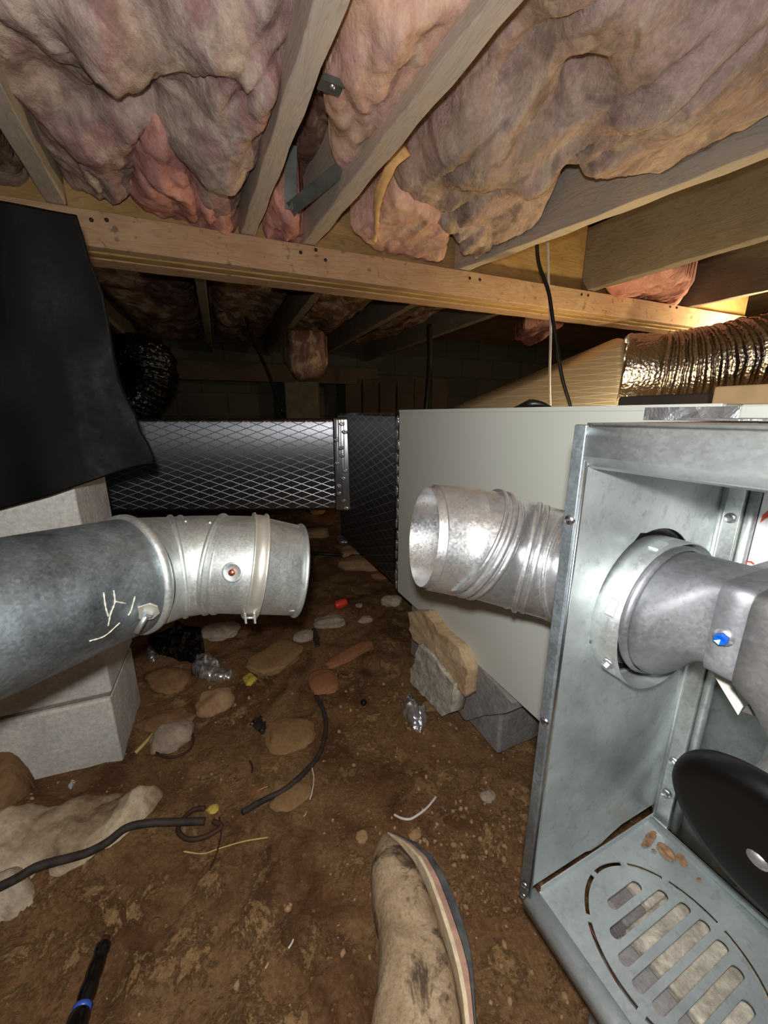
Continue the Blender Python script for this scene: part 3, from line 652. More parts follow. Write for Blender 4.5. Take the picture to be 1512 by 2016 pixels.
bead('seam_bead', pb2, nB2, R0, round_prof(R0, .0034, .0036), 'galvanised_dull'); bead('seam_bead', pb2 + nB2 * .011, nB2, R0, round_prof(R0, .0014, .003), 'galvanised_dull')
bead('end_rim', pe, nE, R0, round_prof(R0, .0035, .003), 'galvanised_dull')
# clamp ring on the joint with its ear and bolt
bead('clamp_ring', p1, nR, R0, [(-.006, R0 * .99), (-.006, R0 + .001), (-.003, R0 + .0042), (.002, R0 + .0042), (.006, R0 + .001), (.006, R0 * .99)], 'galvanised_dull')
ear_c = on_pipe(287, 1208, .006)
e1, e2 = np.array([.93, .3, .15]), np.array([-.1, .25, -.96]); e2 = e2 - e1 * (e1 @ e2) / (e1 @ e1); e1 /= np.linalg.norm(e1); e2 /= np.linalg.norm(e2); e3 = np.cross(e1, e2)
lp = [(-.016, -.007), (-.004, -.011), (.008, -.012), (.013, -.006), (.012, .004), (.004, .009), (-.005, .008), (-.009, .001)]
V = [ear_c + e1 * a + e2 * b + e3 * s for s in (-.001, .001) for a, b in lp]; m = len(lp)
Fc = [tuple(range(m))[::-1], tuple(range(m, 2 * m))] + [(k, (k + 1) % m, m + (k + 1) % m, m + k) for k in range(m)]
o = fixn(mesh_obj('clamp_ear', V, Fc, 'clamp_zinc', vp, False)); bevel_mod(o, .0006)
b0 = on_pipe(292, 1206, .014); b1 = CAM + ray(268, 1246) * ((b0 - CAM) @ FW - .004)
cbolt = mesh_obj('clamp_bolt', *tube([b0, lerp(b0, b1, .5), b1], .0028, 10), 'zinc', vp)
V, Fc = rings([(b0, b1 - b0, .0008), (b0, b1 - b0, .0058), (lerp(b0, b1, .14), b1 - b0, .0058), (lerp(b0, b1, .14), b1 - b0, .003)], 6); reparent(mesh_obj('bolt_head', V, Fc, 'zinc', vp, False), cbolt)
# band clamp on the collar
bc = pbd
bclamp = bead('band_clamp', bc, nBd, R0, [(-.0095, R0 * .99), (-.0095, R0 + .0045), (-.0075, R0 + .0052), (-.0060, R0 + .0022), (.0060, R0 + .0022), (.0075, R0 + .0052), (.0095, R0 + .0045), (.0095, R0 * .99)], 'clamp_zinc')
for sx in (-1, 1):
    c = on_pipe(491 + sx * 9, 1204, .004) - np.array([0, 0, .007]); V, Fc = obox(c, (nE, (0, 0, 1), np.cross(nE, (0, 0, 1))), .003, .016, .012); o = fixn(mesh_obj('clamp_tab', V, Fc, 'clamp_zinc', vp, False)); bevel_mod(o, .001); reparent(o, bclamp)
mesh_obj('clamp_bolt', *tube([on_pipe(477, 1204, .004) - np.array([0, 0, .009]), on_pipe(505, 1204, .004) - np.array([0, 0, .009])], .002, 8), 'zinc', vp)
# dished screw in the gore and small rivets on top, cut tabs in the collar
sc_c = on_pipe(457, 1127); _ab = (pbd - pb2) / np.linalg.norm(pbd - pb2); sc_n = sc_c - pb2; sc_n = sc_n - _ab * (sc_n @ _ab); sc_n /= np.linalg.norm(sc_n)
V, Fc = rings([(sc_c + sc_n * a, sc_n, r) for a, r in ((.0006, .0125), (.0012, .0118), (.0002, .0095), (-.0002, .006), (-.0004, .0008))], 24); dw = mesh_obj('dished_washer', V, Fc, 'galvanised_dull', vp)
V, Fc = rings([(sc_c + sc_n * a, sc_n, r) for a, r in ((-.001, .0042), (.0025, .0040), (.0035, .0030), (.0037, .0004))], 12); reparent(mesh_obj('copper_screw', V, Fc, 'copper', vp), dw)
for px, py in ((365, 1026), (413, 1028)):
    c = on_pipe(px, py); V, Fc = rings([(c, (0, -.5, 1), .003), (c + np.array([0, -.0006, .0014]), (0, -.5, 1), .0022), (c + np.array([0, -.0008, .0018]), (0, -.5, 1), .0003)], 10); mesh_obj('rivet', V, Fc, 'zinc', vp)
def on_cyl(c, n, r, ang, along):
    n = np.asarray(n) / np.linalg.norm(n); u = np.array([0, 0, 1.]) - n * n[2]; u /= np.linalg.norm(u); w = np.cross(n, u)
    return np.asarray(c) + n * along + r * (math.cos(ang) * u + math.sin(ang) * w), (math.cos(ang) * u + math.sin(ang) * w)
for ang in (math.radians(60), math.radians(128)):                   # locking tabs bent out of the collar
    sg = 1
    for s in (1, -1):
        pa, nr = on_cyl(pe, nE, R0 + .0012, s * ang, -.014)
        if (pa - CAM)[1] < (pe - CAM)[1]:
            t1 = np.cross(nE, nr); V, Fc = obox(pa, (nE, t1, nr), .014, .009, .0022); o = fixn(mesh_obj('locking_tab', V, Fc, 'galvanised_dull', vp, False)); bevel_mod(o, .0008); reparent(o, ecol)
# pale sealant smears at the joint
for k, px in enumerate(([(204, 1166), (208, 1195), (214, 1215)], [(224, 1162), (226, 1186), (218, 1208), (213, 1232)], [(226, 1184), (248, 1188)], [(266, 1174), (258, 1202), (252, 1212)], [(176, 1262), (206, 1252), (236, 1226)])):
    P = [];
    for x, y in px: P.append(on_pipe(x, y, .0006))
    Pm = smooth_path(P, 5); mesh_obj('sealant_smear', *tube(Pm, [.0005 + .0005 * math.sin(i * 1.9 + k) ** 2 for i in range(len(Pm))], 6), 'sealant', vp)

# ------------------------------------------------------------------ furnace (local x = into the cabinet, y = along it away from the camera, z up)
FO = at_z(1040, 1772, .2)
fur = empty('furnace', FO, PSI, 'horizontal gas furnace with grey cabinet and open galvanised burner compartment', 'furnace')
HB = .512
# grey cabinet: casing body, and a folded top lip
cab = box('cabinet', .205, .76, .010, .741, 0, .530, 'paint_grey', fur, .004)
box('cabinet_rear', .2265, .76, -.75, .009, 0, .530, 'paint_grey', fur, .004)
box('foil_strip', .2026, .2042, -.004, .088, .513, .5275, 'foil_crumpled', fur, .0004)
box('foil_strip', .120, .213, -.75, -.004, .5142, .5165, 'foil_crumpled', fur, .0008)
box('cabinet_seam', .2035, .212, .012, .738, .5235, .5305, 'paint_grey', fur, .0008)
# end wall of the burner compartment with the round vent hole and a notched lower edge
HC, HRAD = (.112, .338), .076
notch = [(0.004, .020), (.085, .020), (.096, .016), (.112, .016), (.128, .022), (.148, .027), (.213, .027)]
hole = circle(*HC, HRAD, 56)
hole = [(HC[0] + (a - HC[0]) * (1 + (.05 if k % 14 == 3 else 0)), HC[1] + (b - HC[1]) * (1 + (.05 if k % 14 == 3 else 0))) for k, (a, b) in enumerate(hole)]
plate('end_wall', [(0.0, .0)] + notch + [(.215, .475), (.213, HB), (0, HB)], [hole], .0014, 'galvanised', fur, lambda u, v, w: (u, w, v))
# folded front edge of the wall, with rivets
box('wall_edge_fold', -.0045, .0015, -.0012, .010, -.004, HB, 'galvanised_aged', fur, .0012)
mesh_obj('edge_bead', *tube([(-.001, -.0022, 0), (-.001, -.0022, HB * .5), (-.001, -.0022, HB)], .0016, 8), 'steel_bright', fur, True, True)
def dome(name, c, n, r, mat, parent=fur, h=.45):
    n = np.asarray(n, float); n /= np.linalg.norm(n); c = np.asarray(c)
    return mesh_obj(name, *rings([(c, n, r), (c + n * r * h * .6, n, r * .85), (c + n * r * h, n, r * .45), (c + n * r * h * 1.05, n, .0002)], 12), mat, parent, True, True)
def hexhead(name, c, n, r, mat, washer='zinc', h=.005, parent=fur):
    n = np.asarray(n, float); n /= np.linalg.norm(n); c = np.asarray(c)
    o = mesh_obj(name, *rings([(c, n, r * 1.5), (c + n * h * .3, n, r * 1.45), (c + n * h * .32, n, .0002)], 18), washer, parent, True, True)
    mesh_obj('hex_head', *rings([(c + n * h * .25, n, r), (c + n * h, n, r), (c + n * h * 1.15, n, r * .85), (c + n * h * .9, n, .0002)], 6), mat, o, False, False) if False else mesh_obj('hex_head', (np.array(rings([(n * h * .25, n, r), (n * h, n, r), (n * h * 1.15, n, r * .85), (n * h * .9, n, .0002)], 6)[0])), rings([(c, n, r)] * 4, 6)[1], mat, o, False, True)
    return o
for z in (.435, .235, .02): dome('rivet', (-.0048, .003, z), (-1, -.3, 0), .0045, 'steel_bright')
dome('rivet', (-.0048, .003, .004), (-1, -.3, 0), .004, 'steel_bright')
# top of the compartment: sheet, rolled front lip, standing flange
box('top_sheet', .0, .215, -.75, .002, HB, HB + .0014, 'galvanised', fur, 0)
prof = [(.0, HB), (-.003, HB - .002), (-.004, HB - .008), (-.004, HB - .024), (-.001, HB - .031), (.006, HB - .034), (.016, HB - .033), (.022, HB - .029), (.022, HB - .027), (.016, HB - .030), (.007, HB - .031), (.001, HB - .029), (-.002, HB - .024), (-.002, HB - .008), (0, HB - .002)]
V = [(x, y, z) for y in (-.001, -.25, -.5, -.75) for x, z in prof]; m = len(prof); Fc = [(i * m + k, i * m + (k + 1) % m, (i + 1) * m + (k + 1) % m, (i + 1) * m + k) for i in range(3) for k in range(m)] + [tuple(range(m))]
fixn(mesh_obj('rolled_lip', V, Fc, 'galvanised', fur, True, True))
for x, y in ((.02, -.006), (.05, -.03), (.09, -.035), (.10, -.075), (.06, -.085)): dome('rivet', (x, y, HB + .001), (0, 0, 1), .0045, 'steel_bright')
# vestibule panel at the back with its corner strip, screws, rolled ribs
box('vestibule_panel', .221, .225, -.75, -.001, 0, HB, 'galvanised_dull', fur, 0)
box('corner_strip', .213, .2205, -.0195, -.001, .002, HB - .002, 'galvanised_dull', fur, .0018)
mesh_obj('corner_bead', *tube([(.213, -.0022, .012), (.213, -.0022, .25), (.213, -.0022, .475)], .0026, 10), 'galvanised', fur, True, True)
for y, rr in ((-.0245, .0048), (-.085, .0048)):
    mesh_obj('rolled_rib', *tube([(.2195, y, .006), (.2195, y, .25), (.2195, y, HB - .002)], rr, 16), 'galvanised_dull', fur, True, True)
for z in (.416, .105, .055): hexhead('panel_screw', (.2125, -.0115, z), (-1, 0, 0), .0036, 'zinc')
# printed label with red marks
lab = mesh_obj('printed_label', [(.2205, -.030, .36), (.2205, -.078, .36), (.2205, -.078, .485), (.2205, -.030, .485)], [(0, 1, 2, 3)], 'paper_label', fur, False, True)
def on_x(px, py, xl):
    d = ray(px, py); tt = ((FO + BX * xl - CAM) @ BX) / (d @ BX); p = CAM + d * tt - FO; return (p @ BX, p @ AX, p[2])
def mark(name, pts, mat, xl=.2198, parent=lab):
    V = [np.array(on_x(px, py, xl)) for px, py in pts]; c = np.array(lab.location); mesh_obj(name, [v - c for v in V], [tuple(range(len(V)))], mat, parent, False, True)
mark('red_triangle', [(1496, 1030), (1502, 1013), (1514, 1003), (1530, 1000), (1524, 1012), (1506, 1022)], 'print_red')
mark('red_line', [(1474, 1068), (1477, 1068), (1467, 1105), (1464, 1105)], 'print_red'); mark('red_line', [(1464, 1110), (1472, 1104), (1480, 1105), (1486, 1110), (1483, 1112), (1478, 1108), (1472, 1107), (1467, 1112)], 'print_red')
# floor of the compartment: grille plate with slots, upturned edges, front fold
slots = [(.072, .122, -.036, -.0465), (.052, .140, -.0525, -.064), (.041, .150, -.069, -.081), (.036, .152, -.0855, -.0985), (.039, .150, -.102, -.115), (.047, .141, -.1185, -.1315), (.066, .122, -.135, -.1475)]
def slot_loop(x0, x1, y0, y1):
    """rounded slot; ends follow the slight slant seen in the plate"""
    yc, r = (y0 + y1) / 2, .0052; sl = (y1 - y0) * .35; L = []
    for k in range(9): a = math.pi / 2 + math.pi * k / 8; L.append((x0 + r + r * math.cos(a), yc - sl * .5 * -1 + r * math.sin(a)))
    for k in range(9): a = -math.pi / 2 + math.pi * k / 8; L.append((x1 - r + r * math.cos(a), yc + sl * .5 + r * math.sin(a)))
    return L
OC, ORX, ORY = (.094, -.092), .068, .0775
def arc_slot(a0, a1, w=.0040):
    L = []; n = 14
    for k in range(n): a = math.radians(a0 + (a1 - a0) * k / (n - 1)); L.append((OC[0] + (ORX + w / 2) * math.cos(a), OC[1] + (ORY + w / 2) * math.sin(a)))
    for k in range(n): a = math.radians(a1 + (a0 - a1) * k / (n - 1)); L.append((OC[0] + (ORX - w / 2) * math.cos(a), OC[1] + (ORY - w / 2) * math.sin(a)))
    return L
arcs = [arc_slot(a, b) for a, b in ((66, 96), (101, 136), (141, 188), (193, 240), (245, 295), (300, 350), (-5, 28), (33, 60))]
plate('grille_floor', [(.012, -.75), (.213, -.75), (.213, -.002), (.012, -.002)], [slot_loop(*s) for s in slots] + arcs, .0014, 'galvanised_floor', fur, lambda u, v, w: (u, v, w + .006))
prof = [(.013, .0065), (.010, .009), (.000, .0095), (-.004, .0075), (-.0055, .002), (-.0045, -.010), (-.002, -.012), (-.002, -.009), (-.003, .001), (.0, .0075), (.010, .0065)]
V = [(x, y, z) for y in (.002, -.25, -.5, -.75) for x, z in prof]; m = len(prof); Fc = [(i * m + k, i * m + (k + 1) % m, (i + 1) * m + (k + 1) % m, (i + 1) * m + k) for i in range(3) for k in range(m)] + [tuple(range(m))]
fixn(mesh_obj('floor_front_fold', V, Fc, 'galvanised_floor', fur, True, True))
box('floor_side_flange', .014, .211, -.0035, -.0022, .004, .0150, 'galvanised_floor', fur, .0004)
mesh_obj('floor_back_fold', *tube([(.205, -.003, .009), (.205, -.3, .009), (.205, -.75, .009)], .0035, 10), 'galvanised_floor', fur, True, True)
for k, (x, y, sx, sy) in enumerate(((.176, -.018, .030, .012), (.186, -.037, .018, .020), (.190, -.050, .014, .012), (.186, -.064, .009, .006), (.170, -.030, .008, .006))):
    pillow('rust_crumbs', [(FO + BX * (x + sx / 2 * math.cos(a)) + AX * (y + sy / 2 * math.sin(a))) for a in np.linspace(0, 6.28, 13)[:-1]], FO[2] + .0068, .002, 'rust_dirt', None, None, None, res=.0012, edge=.003, amp=.002, freq=90, seed=40 + k, up=True, ragged=.014, parent=fur)
# collar ring around the vent hole
RC = .0735
def cyl(c, y, r): return ((c[0], y, c[1]), (0, 1, 0), r)
hc2 = (HC[0] - .004, HC[1] - .004)
cband = mesh_obj('collar_band', *rings([cyl(hc2, .004, RC), cyl(hc2, -.010, RC), cyl(hc2, -.027, RC), cyl(hc2, -.027, RC - .0012), cyl(hc2, -.010, RC - .0012), cyl(hc2, .004, RC - .0012)], 64, True), 'galvanised', fur, True, True)
for ang in (35, 105, 163, 215, 250, 300):
    a = math.radians(ang); n = np.array([math.cos(a), 0, math.sin(a)]); t1 = np.array([-math.sin(a), 0, math.cos(a)])
    V, Fc = obox(np.array([hc2[0], -.016, hc2[1]]) + n * (RC + .0006), (t1, (0, 1, 0), n), .016, .009, .0022); o = fixn(mesh_obj('collar_tab', V, Fc, 'galvanised', fur, False, True)); bevel_mod(o, .001); reparent(o, cband)
a = math.radians(208); hexhead('collar_screw', np.array([hc2[0], -.018, hc2[1]]) + np.array([math.cos(a), 0, math.sin(a)]) * (RC + .0004), (math.cos(a), 0, math.sin(a)), .0034, 'zinc')
# round to rectangular outlet of the inducer
RD = (.0940, .346)
def tsec(y, t, grow=0.0):
    """section between the round end and the rectangular end"""
    L = []; cx, cz = RD[0] * (1 - t) + .091 * t, RD[1] * (1 - t) + .368 * t; r = .0588 + grow
    for k in range(48):
        a = 2 * math.pi * k / 48; c, s = math.cos(a), math.sin(a)
        e = .22; sx = math.copysign(abs(c) ** e, c) * (.037 + grow); sz = math.copysign(abs(s) ** e, s) * (.0335 + grow)
        L.append((cx + (r * c) * (1 - t) + sx * t, y, cz + (r * s) * (1 - t) + sz * t))
    return L
def loft(name, secs, mat, cap=False):
    n = len(secs[0]); V = [p for s in secs for p in s]; Fc = [(i * n + k, i * n + (k + 1) % n, (i + 1) * n + (k + 1) % n, (i + 1) * n + k) for i in range(len(secs) - 1) for k in range(n)]
    if cap: Fc += [tuple(range(n)), tuple(range((len(secs) - 1) * n, len(secs) * n))[::-1]]
    return fixn(mesh_obj(name, V, Fc, mat, fur, True, True))
loft('outlet_transition', [tsec(.006, 0, -.012), tsec(-.022, 0, -.008), tsec(-.027, 0, -.001), tsec(-.034, .0, -.001)] + [tsec(-.034 - .048 * q, q * q * (3 - 2 * q)) for q in np.linspace(.08, 1, 12)], 'inducer_metal')
loft('outlet_bead', [tsec(-.0265, 0, .0), tsec(-.0275, 0, .0024), tsec(-.030, 0, .0032), tsec(-.0325, 0, .0024), tsec(-.034, 0, 0)], 'inducer_metal')
loft('outlet_flange', [tsec(-.081, 1, .0015), tsec(-.082, 1, .003), tsec(-.100, 1, .003), tsec(-.101, 1, .001)], 'inducer_metal')
hexhead('outlet_screw', (.0480, -.0915, .367), (-1, -.15, 0), .0042, 'screw_blue', 'zinc', .006)
# inducer housing: rounded volute behind, with mounting lip
def hsec(y, cx, cz, rx, rz, e=.45):
    return [(cx + math.copysign(abs(math.cos(a)) ** e, math.cos(a)) * rx, y, cz + math.copysign(abs(math.sin(a)) ** e, math.sin(a)) * rz) for a in np.linspace(0, 2 * math.pi, 49)[:-1]]
loft('inducer_housing', [hsec(-.100, .090, .366, .039, .0375, .25), hsec(-.112, .092, .362, .042, .043, .3), hsec(-.125, .096, .352, .048, .054), hsec(-.150, .100, .335, .055, .075), hsec(-.19, .105, .315, .062, .10), hsec(-.26, .105, .300, .066, .118), hsec(-.34, .105, .300, .060, .11), hsec(-.40, .105, .30, .03, .06)], 'inducer_housing', True)
pl = [on_x(px, py, .075)[1:] for px, py in ((1404, 1306), (1440, 1318), (1452, 1332), (1470, 1330), (1486, 1350), (1490, 1362), (1480, 1378), (1462, 1400), (1520, 1420), (1530, 1300))]
plate('mounting_lip', pl, [], .0018, 'inducer_housing', fur, lambda u, v, w: (.075 + w, u, v))
hexhead('lip_screw', on_x(1476, 1364, .072), (-1, 0, 0), .0030, 'screw_blue', 'screw_blue', .003)
# top plate of the housing carrying the other blue screw
box('inducer_top_plate', .086, .205, -.30, -.070, .3985, .401, 'aluminium', fur, .0006)
hexhead('plate_screw', (.112, -.098, .4012), (0, 0, 1), .0046, 'screw_blue', 'zinc', .006)
# cream gasket strip dangling below the outlet
g1, g2, g3, g4 = [np.array(on_x(px, py, .10)) for px, py in ((1395, 1312), (1426, 1316), (1462, 1392), (1453, 1408))]
V = [g1, g2, g3, g4] + [v + np.array([.0015, 0, 0]) for v in (g1, g2, g3, g4)]
fixn(mesh_obj('gasket_strip', V, [(0, 1, 2, 3), (7, 6, 5, 4), (0, 4, 5, 1), (1, 5, 6, 2), (2, 6, 7, 3), (3, 7, 4, 0)], 'gasket_cream', fur, False, True))
# round motor drum behind the black disc
dn = np.array([-.94, .06, -.30]); dn /= np.linalg.norm(dn); dc = np.array([.004, -.1545, .2735]); RDISC = .0565
mc = np.array([.055, -.165, .285])
mesh_obj('motor_drum', *rings([(mc + dn * a, dn, r) for a, r in ((-.05, .0005), (-.05, .036), (-.045, .040), (.030, .040), (.036, .036), (.037, .0005))], 48), 'inducer_housing', fur, True, True)
mdisc = mesh_obj('motor_disc', *rings([(dc + dn * a, dn, r) for a, r in ((-.006, .0005), (-.006, RDISC * .96), (-.005, RDISC * .985), (-.002, RDISC), (.002, RDISC * .995), (.005, RDISC * .975), (.008, RDISC * .92), (.009, RDISC * .8), (.0085, RDISC * .4), (.0085, .0005))], 72), 'enamel_black', fur, True, True)
reparent(dome('disc_rivet', dc + dn * .0085 + np.array([.002, .004, -.004]), dn, .0060, 'zinc'), mdisc)
mesh_obj('motor_shaft', *tube([mc + dn * .02, dc - dn * .002], .006, 12), 'zinc', fur, True, True)

mesh_obj('vent_gap_shade', *rings([cyl(HC, .0030, .0672), cyl(HC, .0030, .083), cyl(HC, .0060, .083), cyl(HC, .0060, .0672)], 48, True), 'cable_black', fur, True, True)  # black ring added behind the hole so the vent gap looks unlit
# ------------------------------------------------------------------ right vent elbow leaving the furnace
def fw(x, y, z): return FO + BX * x + AX * y + np.array([0, 0, z])
RV = .0665
S0 = fw(HC[0], -.004, HC[1]); E0 = at_d(847, 1057.4, .490); nO = np.array([-.978, -.162, .132]); nO /= np.linalg.norm(nO)
ve = empty('vent_elbow', E0 - np.array([0, 0, .07]), 0, 'bright swivel vent elbow with open end poking out beside the grey cabinet', 'pipe elbow')
stn = [(S0, AX), (at_d(1122.4, 1118.8, .460), np.array([-.647, .757, -.091])), (at_d(1037.5, 1096.8, .474), np.array([-.909, .397, .124])), (at_d(948, 1070.5, .461), np.array([-.893, .02, .45])), (lerp(at_d(948, 1070.5, .461), E0, .30), np.array([-.96, -.10, .22]))]
for (ca, na), (cb_, nb) in zip(stn[:-1], stn[1:]):
    gore('elbow_gore', [(lerp(ca, cb_, q), lerp(na, nb, q), RV) for q in np.linspace(0, 1, 9)], 'aluminium', ve)
for i in (1, 2, 3):
    c_, n_ = stn[i]; n_ = n_ / np.linalg.norm(n_)
    bead('seam_bead', c_, n_, RV, round_prof(RV, .0034, .0038), 'aluminium', 64, ve); bead('seam_bead', c_ + n_ * .010, n_, RV, round_prof(RV, .0016, .003), 'aluminium', 64, ve); bead('seam_bead', c_ - n_ * .009, n_, RV, round_prof(RV, .0014, .003), 'aluminium', 64, ve)
E1 = stn[-1][0]
def ns(i): return stn[-1][1] / np.linalg.norm(stn[-1][1])
def bez(t): return lerp(stn[3][0], stn[4][0], (t - .75) / .25)
def bezt(t): return ns(4)
ecol2 = gore('end_collar', [(E1, ns(4), RV), (lerp(E1, E0, .25), nO, RV), (lerp(E1, E0, .3), nO, RV + .001), (lerp(E1, E0, .6), nO, RV + .0005), (E0, nO, RV + .0008)], 'aluminium', ve)
gore('inner_liner', [(E0 + nO * .010, nO, RV - .0035), (lerp(E0, E1, .3), nO, RV - .004), (E1, ns(4), RV - .005), (bez(.9), ns(4), RV - .006), (bez(.75), bezt(.75), RV - .007)], 'aluminium', ve)
gore('rim_lip', [(E0, nO, RV + .0008), (E0 + nO * .001, nO, RV), (E0 + nO * .002, nO, RV - .0028), (E0 + nO * .010, nO, RV - .0032), (E0 + nO * .0105, nO, RV - .0036)], 'aluminium', ve)
for ang, al in ((-62, -.018), (-100, -.040), (-118, -.020), (-30, -.022), (-145, -.030)):
    pa, nr = on_cyl(E0, nO, RV + .0022, math.radians(-ang), al); pb, nr2 = on_cyl(E0, nO, RV + .0022, math.radians(ang), al)
    if nr2[1] < nr[1]: pa, nr = pb, nr2
    t1 = np.cross(nO, nr); V, Fc = obox(pa, (nO, t1, nr), .013, .013, .003); o = fixn(mesh_obj('locking_tab', V, Fc, 'aluminium', ve, False)); bevel_mod(o, .0012); reparent(o, ecol2)
gore('seam_line', [(0 * E0 + E0 + nO * .0, nO, RV - .0027)] * 2, 'aluminium', ve) if False else None
cpt, nr = on_cyl(E0 - nO * .010, nO, RV - .0042, math.radians(150), 0); 
mesh_obj('liner_screw', *rings([(cpt, -nr, .0035), (cpt - nr * .003, -nr, .003), (cpt - nr * .0035, -nr, .0004)], 10), 'copper', ve)

# ------------------------------------------------------------------ foil wrapped plenum and trunk duct
pn = empty('supply_plenum', fw(.35, .96, .02), PSI, 'foil wrapped plenum box joined to the far end of the grey cabinet', 'duct')
def pbox(name, x0, x1, y0, y1, z0, z1, mat, bev=.006):
    V = [fw(x, y, z) for x, y, z in box_v(x0, x1, y0, y1, z0, z1)]; o = fixn(mesh_obj(name, V, BOXF, mat, pn, True)); bevel_mod(o, bev, 3); return o
pbox('plenum_body', .208, .745, .748, 1.30, .010, .524, 'foil_scrim', .012)
pt = pbox('foil_tape', .2055, .75, .735, .775, .004, .5285, 'foil_plain', .010)
for k in range(16):                                                 # crumpled tape edge
    z = .02 + .032 * k; p = fw(.2045, .748 + .004 * math.sin(k * 2.3), z)
    reparent(rock('tape_wrinkle', p, (.004, .014, .030), 'foil_crumpled', None, None, None, seed=k + 3, sub=2, rough=.3, rz=PSI, parent=pn), pt)
TC = fw(.212, 1.165, 0)[:2]; TL = np.array([-1.75, 1.395]); td = TL - TC; tl = np.linalg.norm(td); td = td / tl
tang = math.atan2(td[1], td[0]); tr = empty('trunk_duct', (*(TC + td * .8), .355), tang + math.pi, 'long foil faced trunk duct with diamond scrim running behind the vent pipes', 'duct')
tr.rotation_euler = (math.radians(-2.0), 0, tang + math.pi)
o = box('duct_body', -(tl - .8), .86, .0, .42, .0, .350, 'foil_scrim', tr, .014)
tt_ = box('foil_tape', .735, .815, -.0025, .43, -.003, .3535, 'foil_plain', tr, .010)
for k in range(12):
    z = .01 + .029 * k; p0_ = (.762 + .012 * math.sin(k * 1.9) + (.02 if k % 5 == 0 else 0), -.003, z)
    m3 = world_loc(tr); wp = m3 @ Vector(p0_)
    reparent(rock('tape_wrinkle', wp, (.022, .003, .016), 'foil_crumpled', None, None, None, seed=k + 30, sub=2, rough=.35, parent=tr), tt_)
for k in range(5):                                                  # faint stamped lines of print near the pier
    box('stamped_mark', -.31 + .012 * (k % 2), -.19 - .02 * (k % 3), -.0008, .0004, .085 + .017 * k, .090 + .017 * k, 'print_black', tr, 0)

# ------------------------------------------------------------------ warm lit ducts behind the cabinet at right
sd = empty('sloped_duct', at_d(1150, 800, 1.75), 0, 'foil duct sloping up behind the cabinet, lit yellow by a lamp', 'duct')
A_ = [at_d(1240, 652, 1.62), at_d(1240, 850, 1.62)]; B_ = [at_d(880, 806, 2.15), at_d(860, 905, 2.15)]
off = np.array([.12, .42, 0])
V = [A_[0], A_[1], B_[1], B_[0], A_[0] + off, A_[1] + off, B_[1] + off, B_[0] + off]
o = fixn(mesh_obj('duct_body', V, [(0, 1, 2, 3), (7, 6, 5, 4), (0, 3, 7, 4), (1, 5, 6, 2), (0, 4, 5, 1), (3, 2, 6, 7)], 'foil_scrim_lit', sd)); bevel_mod(o, .05, 4)
for k in range(1, 12):
    p = lerp(A_[0], A_[1], k / 11) + np.array([-.01, -.02, 0]); rock('tape_wrinkle', p, (.05, .012, .05), 'foil_crumpled', None, None, None, seed=60 + k, sub=2, rough=.35, parent=sd)
P = smooth_path([at_d(1225, 728, 1.66), at_d(1330, 728, 1.58), at_d(1430, 712, 1.52), at_d(1530, 690, 1.50), at_d(1640, 660, 1.55), at_d(1760, 640, 1.7)], 40)
RF = [.142 + (.007 * math.sin(i * 1.35) + .004 * math.sin(i * .7 + 1) if i > 26 else 0) for i in range(len(P))]
V, Fc = tube(P, RF, 48); V = np.array(V); nn = fbm(V[:, 0] * 22, V[:, 1] * 22, V[:, 2] * 22, 3, 8); V = V + (.012 * nn)[:, None] * np.array([.3, -.6, .7])
tag(mesh_obj('flexible_duct', V, Fc, 'foil_flex'), 'wrinkled silver flexible duct at the right edge above the furnace', 'duct')
# dark brown pad and pale board lying on top of the cabinet
V = [fw(x, y, z) for x, y, z in box_v(.36, .60, .105, .235, .5305, .548)]; o = fixn(mesh_obj('dark_pad', V, BOXF, 'pad_dark')); bevel_mod(o, .004)
tag(o, 'dark flat pad lying on the cabinet top below the flexible duct', 'pad')
V = [fw(x, y, z) for x, y, z in box_v(.36, .66, -.42, .100, .531, .556)]; o = fixn(mesh_obj('cardboard_sheet', V, BOXF, 'cardboard')); bevel_mod(o, .003)
tag(o, 'plain tan cardboard piece on the furnace top at the right edge', 'cardboard')
V, Fc = tube(smooth_path([fw(.205 + .02, .33, .531), fw(.24, .30, .537), fw(.26, .28, .532)], 5), [.001, .002, .004, .006, .008, .007, .006, .005, .004, .002, .001], 8)
tag(mesh_obj('rag_scrap', V, Fc, 'cable_black'), 'small black scrap on the cabinet top at the foot of the black wire', 'scrap')

# ------------------------------------------------------------------ far background
P = smooth_path([at_d(150, 712, 2.3), at_d(225, 705, 2.15), at_d(285, 705, 2.0), at_d(300, 745, 1.95), at_d(270, 790, 2.0), at_d(220, 830, 2.1)], 26)
V, Fc = tube(P, [.105 + .012 * math.sin(i * 1.5) for i in range(len(P))], 36); V = np.array(V); V = V + (.014 * fbm(V[:, 0] * 25, V[:, 1] * 25, V[:, 2] * 25, 3, 8))[:, None]
tag(mesh_obj('flexible_duct', V, Fc, 'plastic_black_shiny'), 'shiny black flexible duct bending down behind the black sheet', 'duct')
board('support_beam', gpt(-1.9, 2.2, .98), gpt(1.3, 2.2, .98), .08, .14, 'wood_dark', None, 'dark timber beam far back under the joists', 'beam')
board('timber_post', at_y(585, 815, 3.0) * np.array([1, 1, 0]), at_y(585, 815, 3.0) * np.array([1, 1, 0]) + np.array([0.02, .02, 1.02]), .09, .09, 'wood_dark', None, 'dark leaning timber post far back below the timber beam', 'post') if False else None
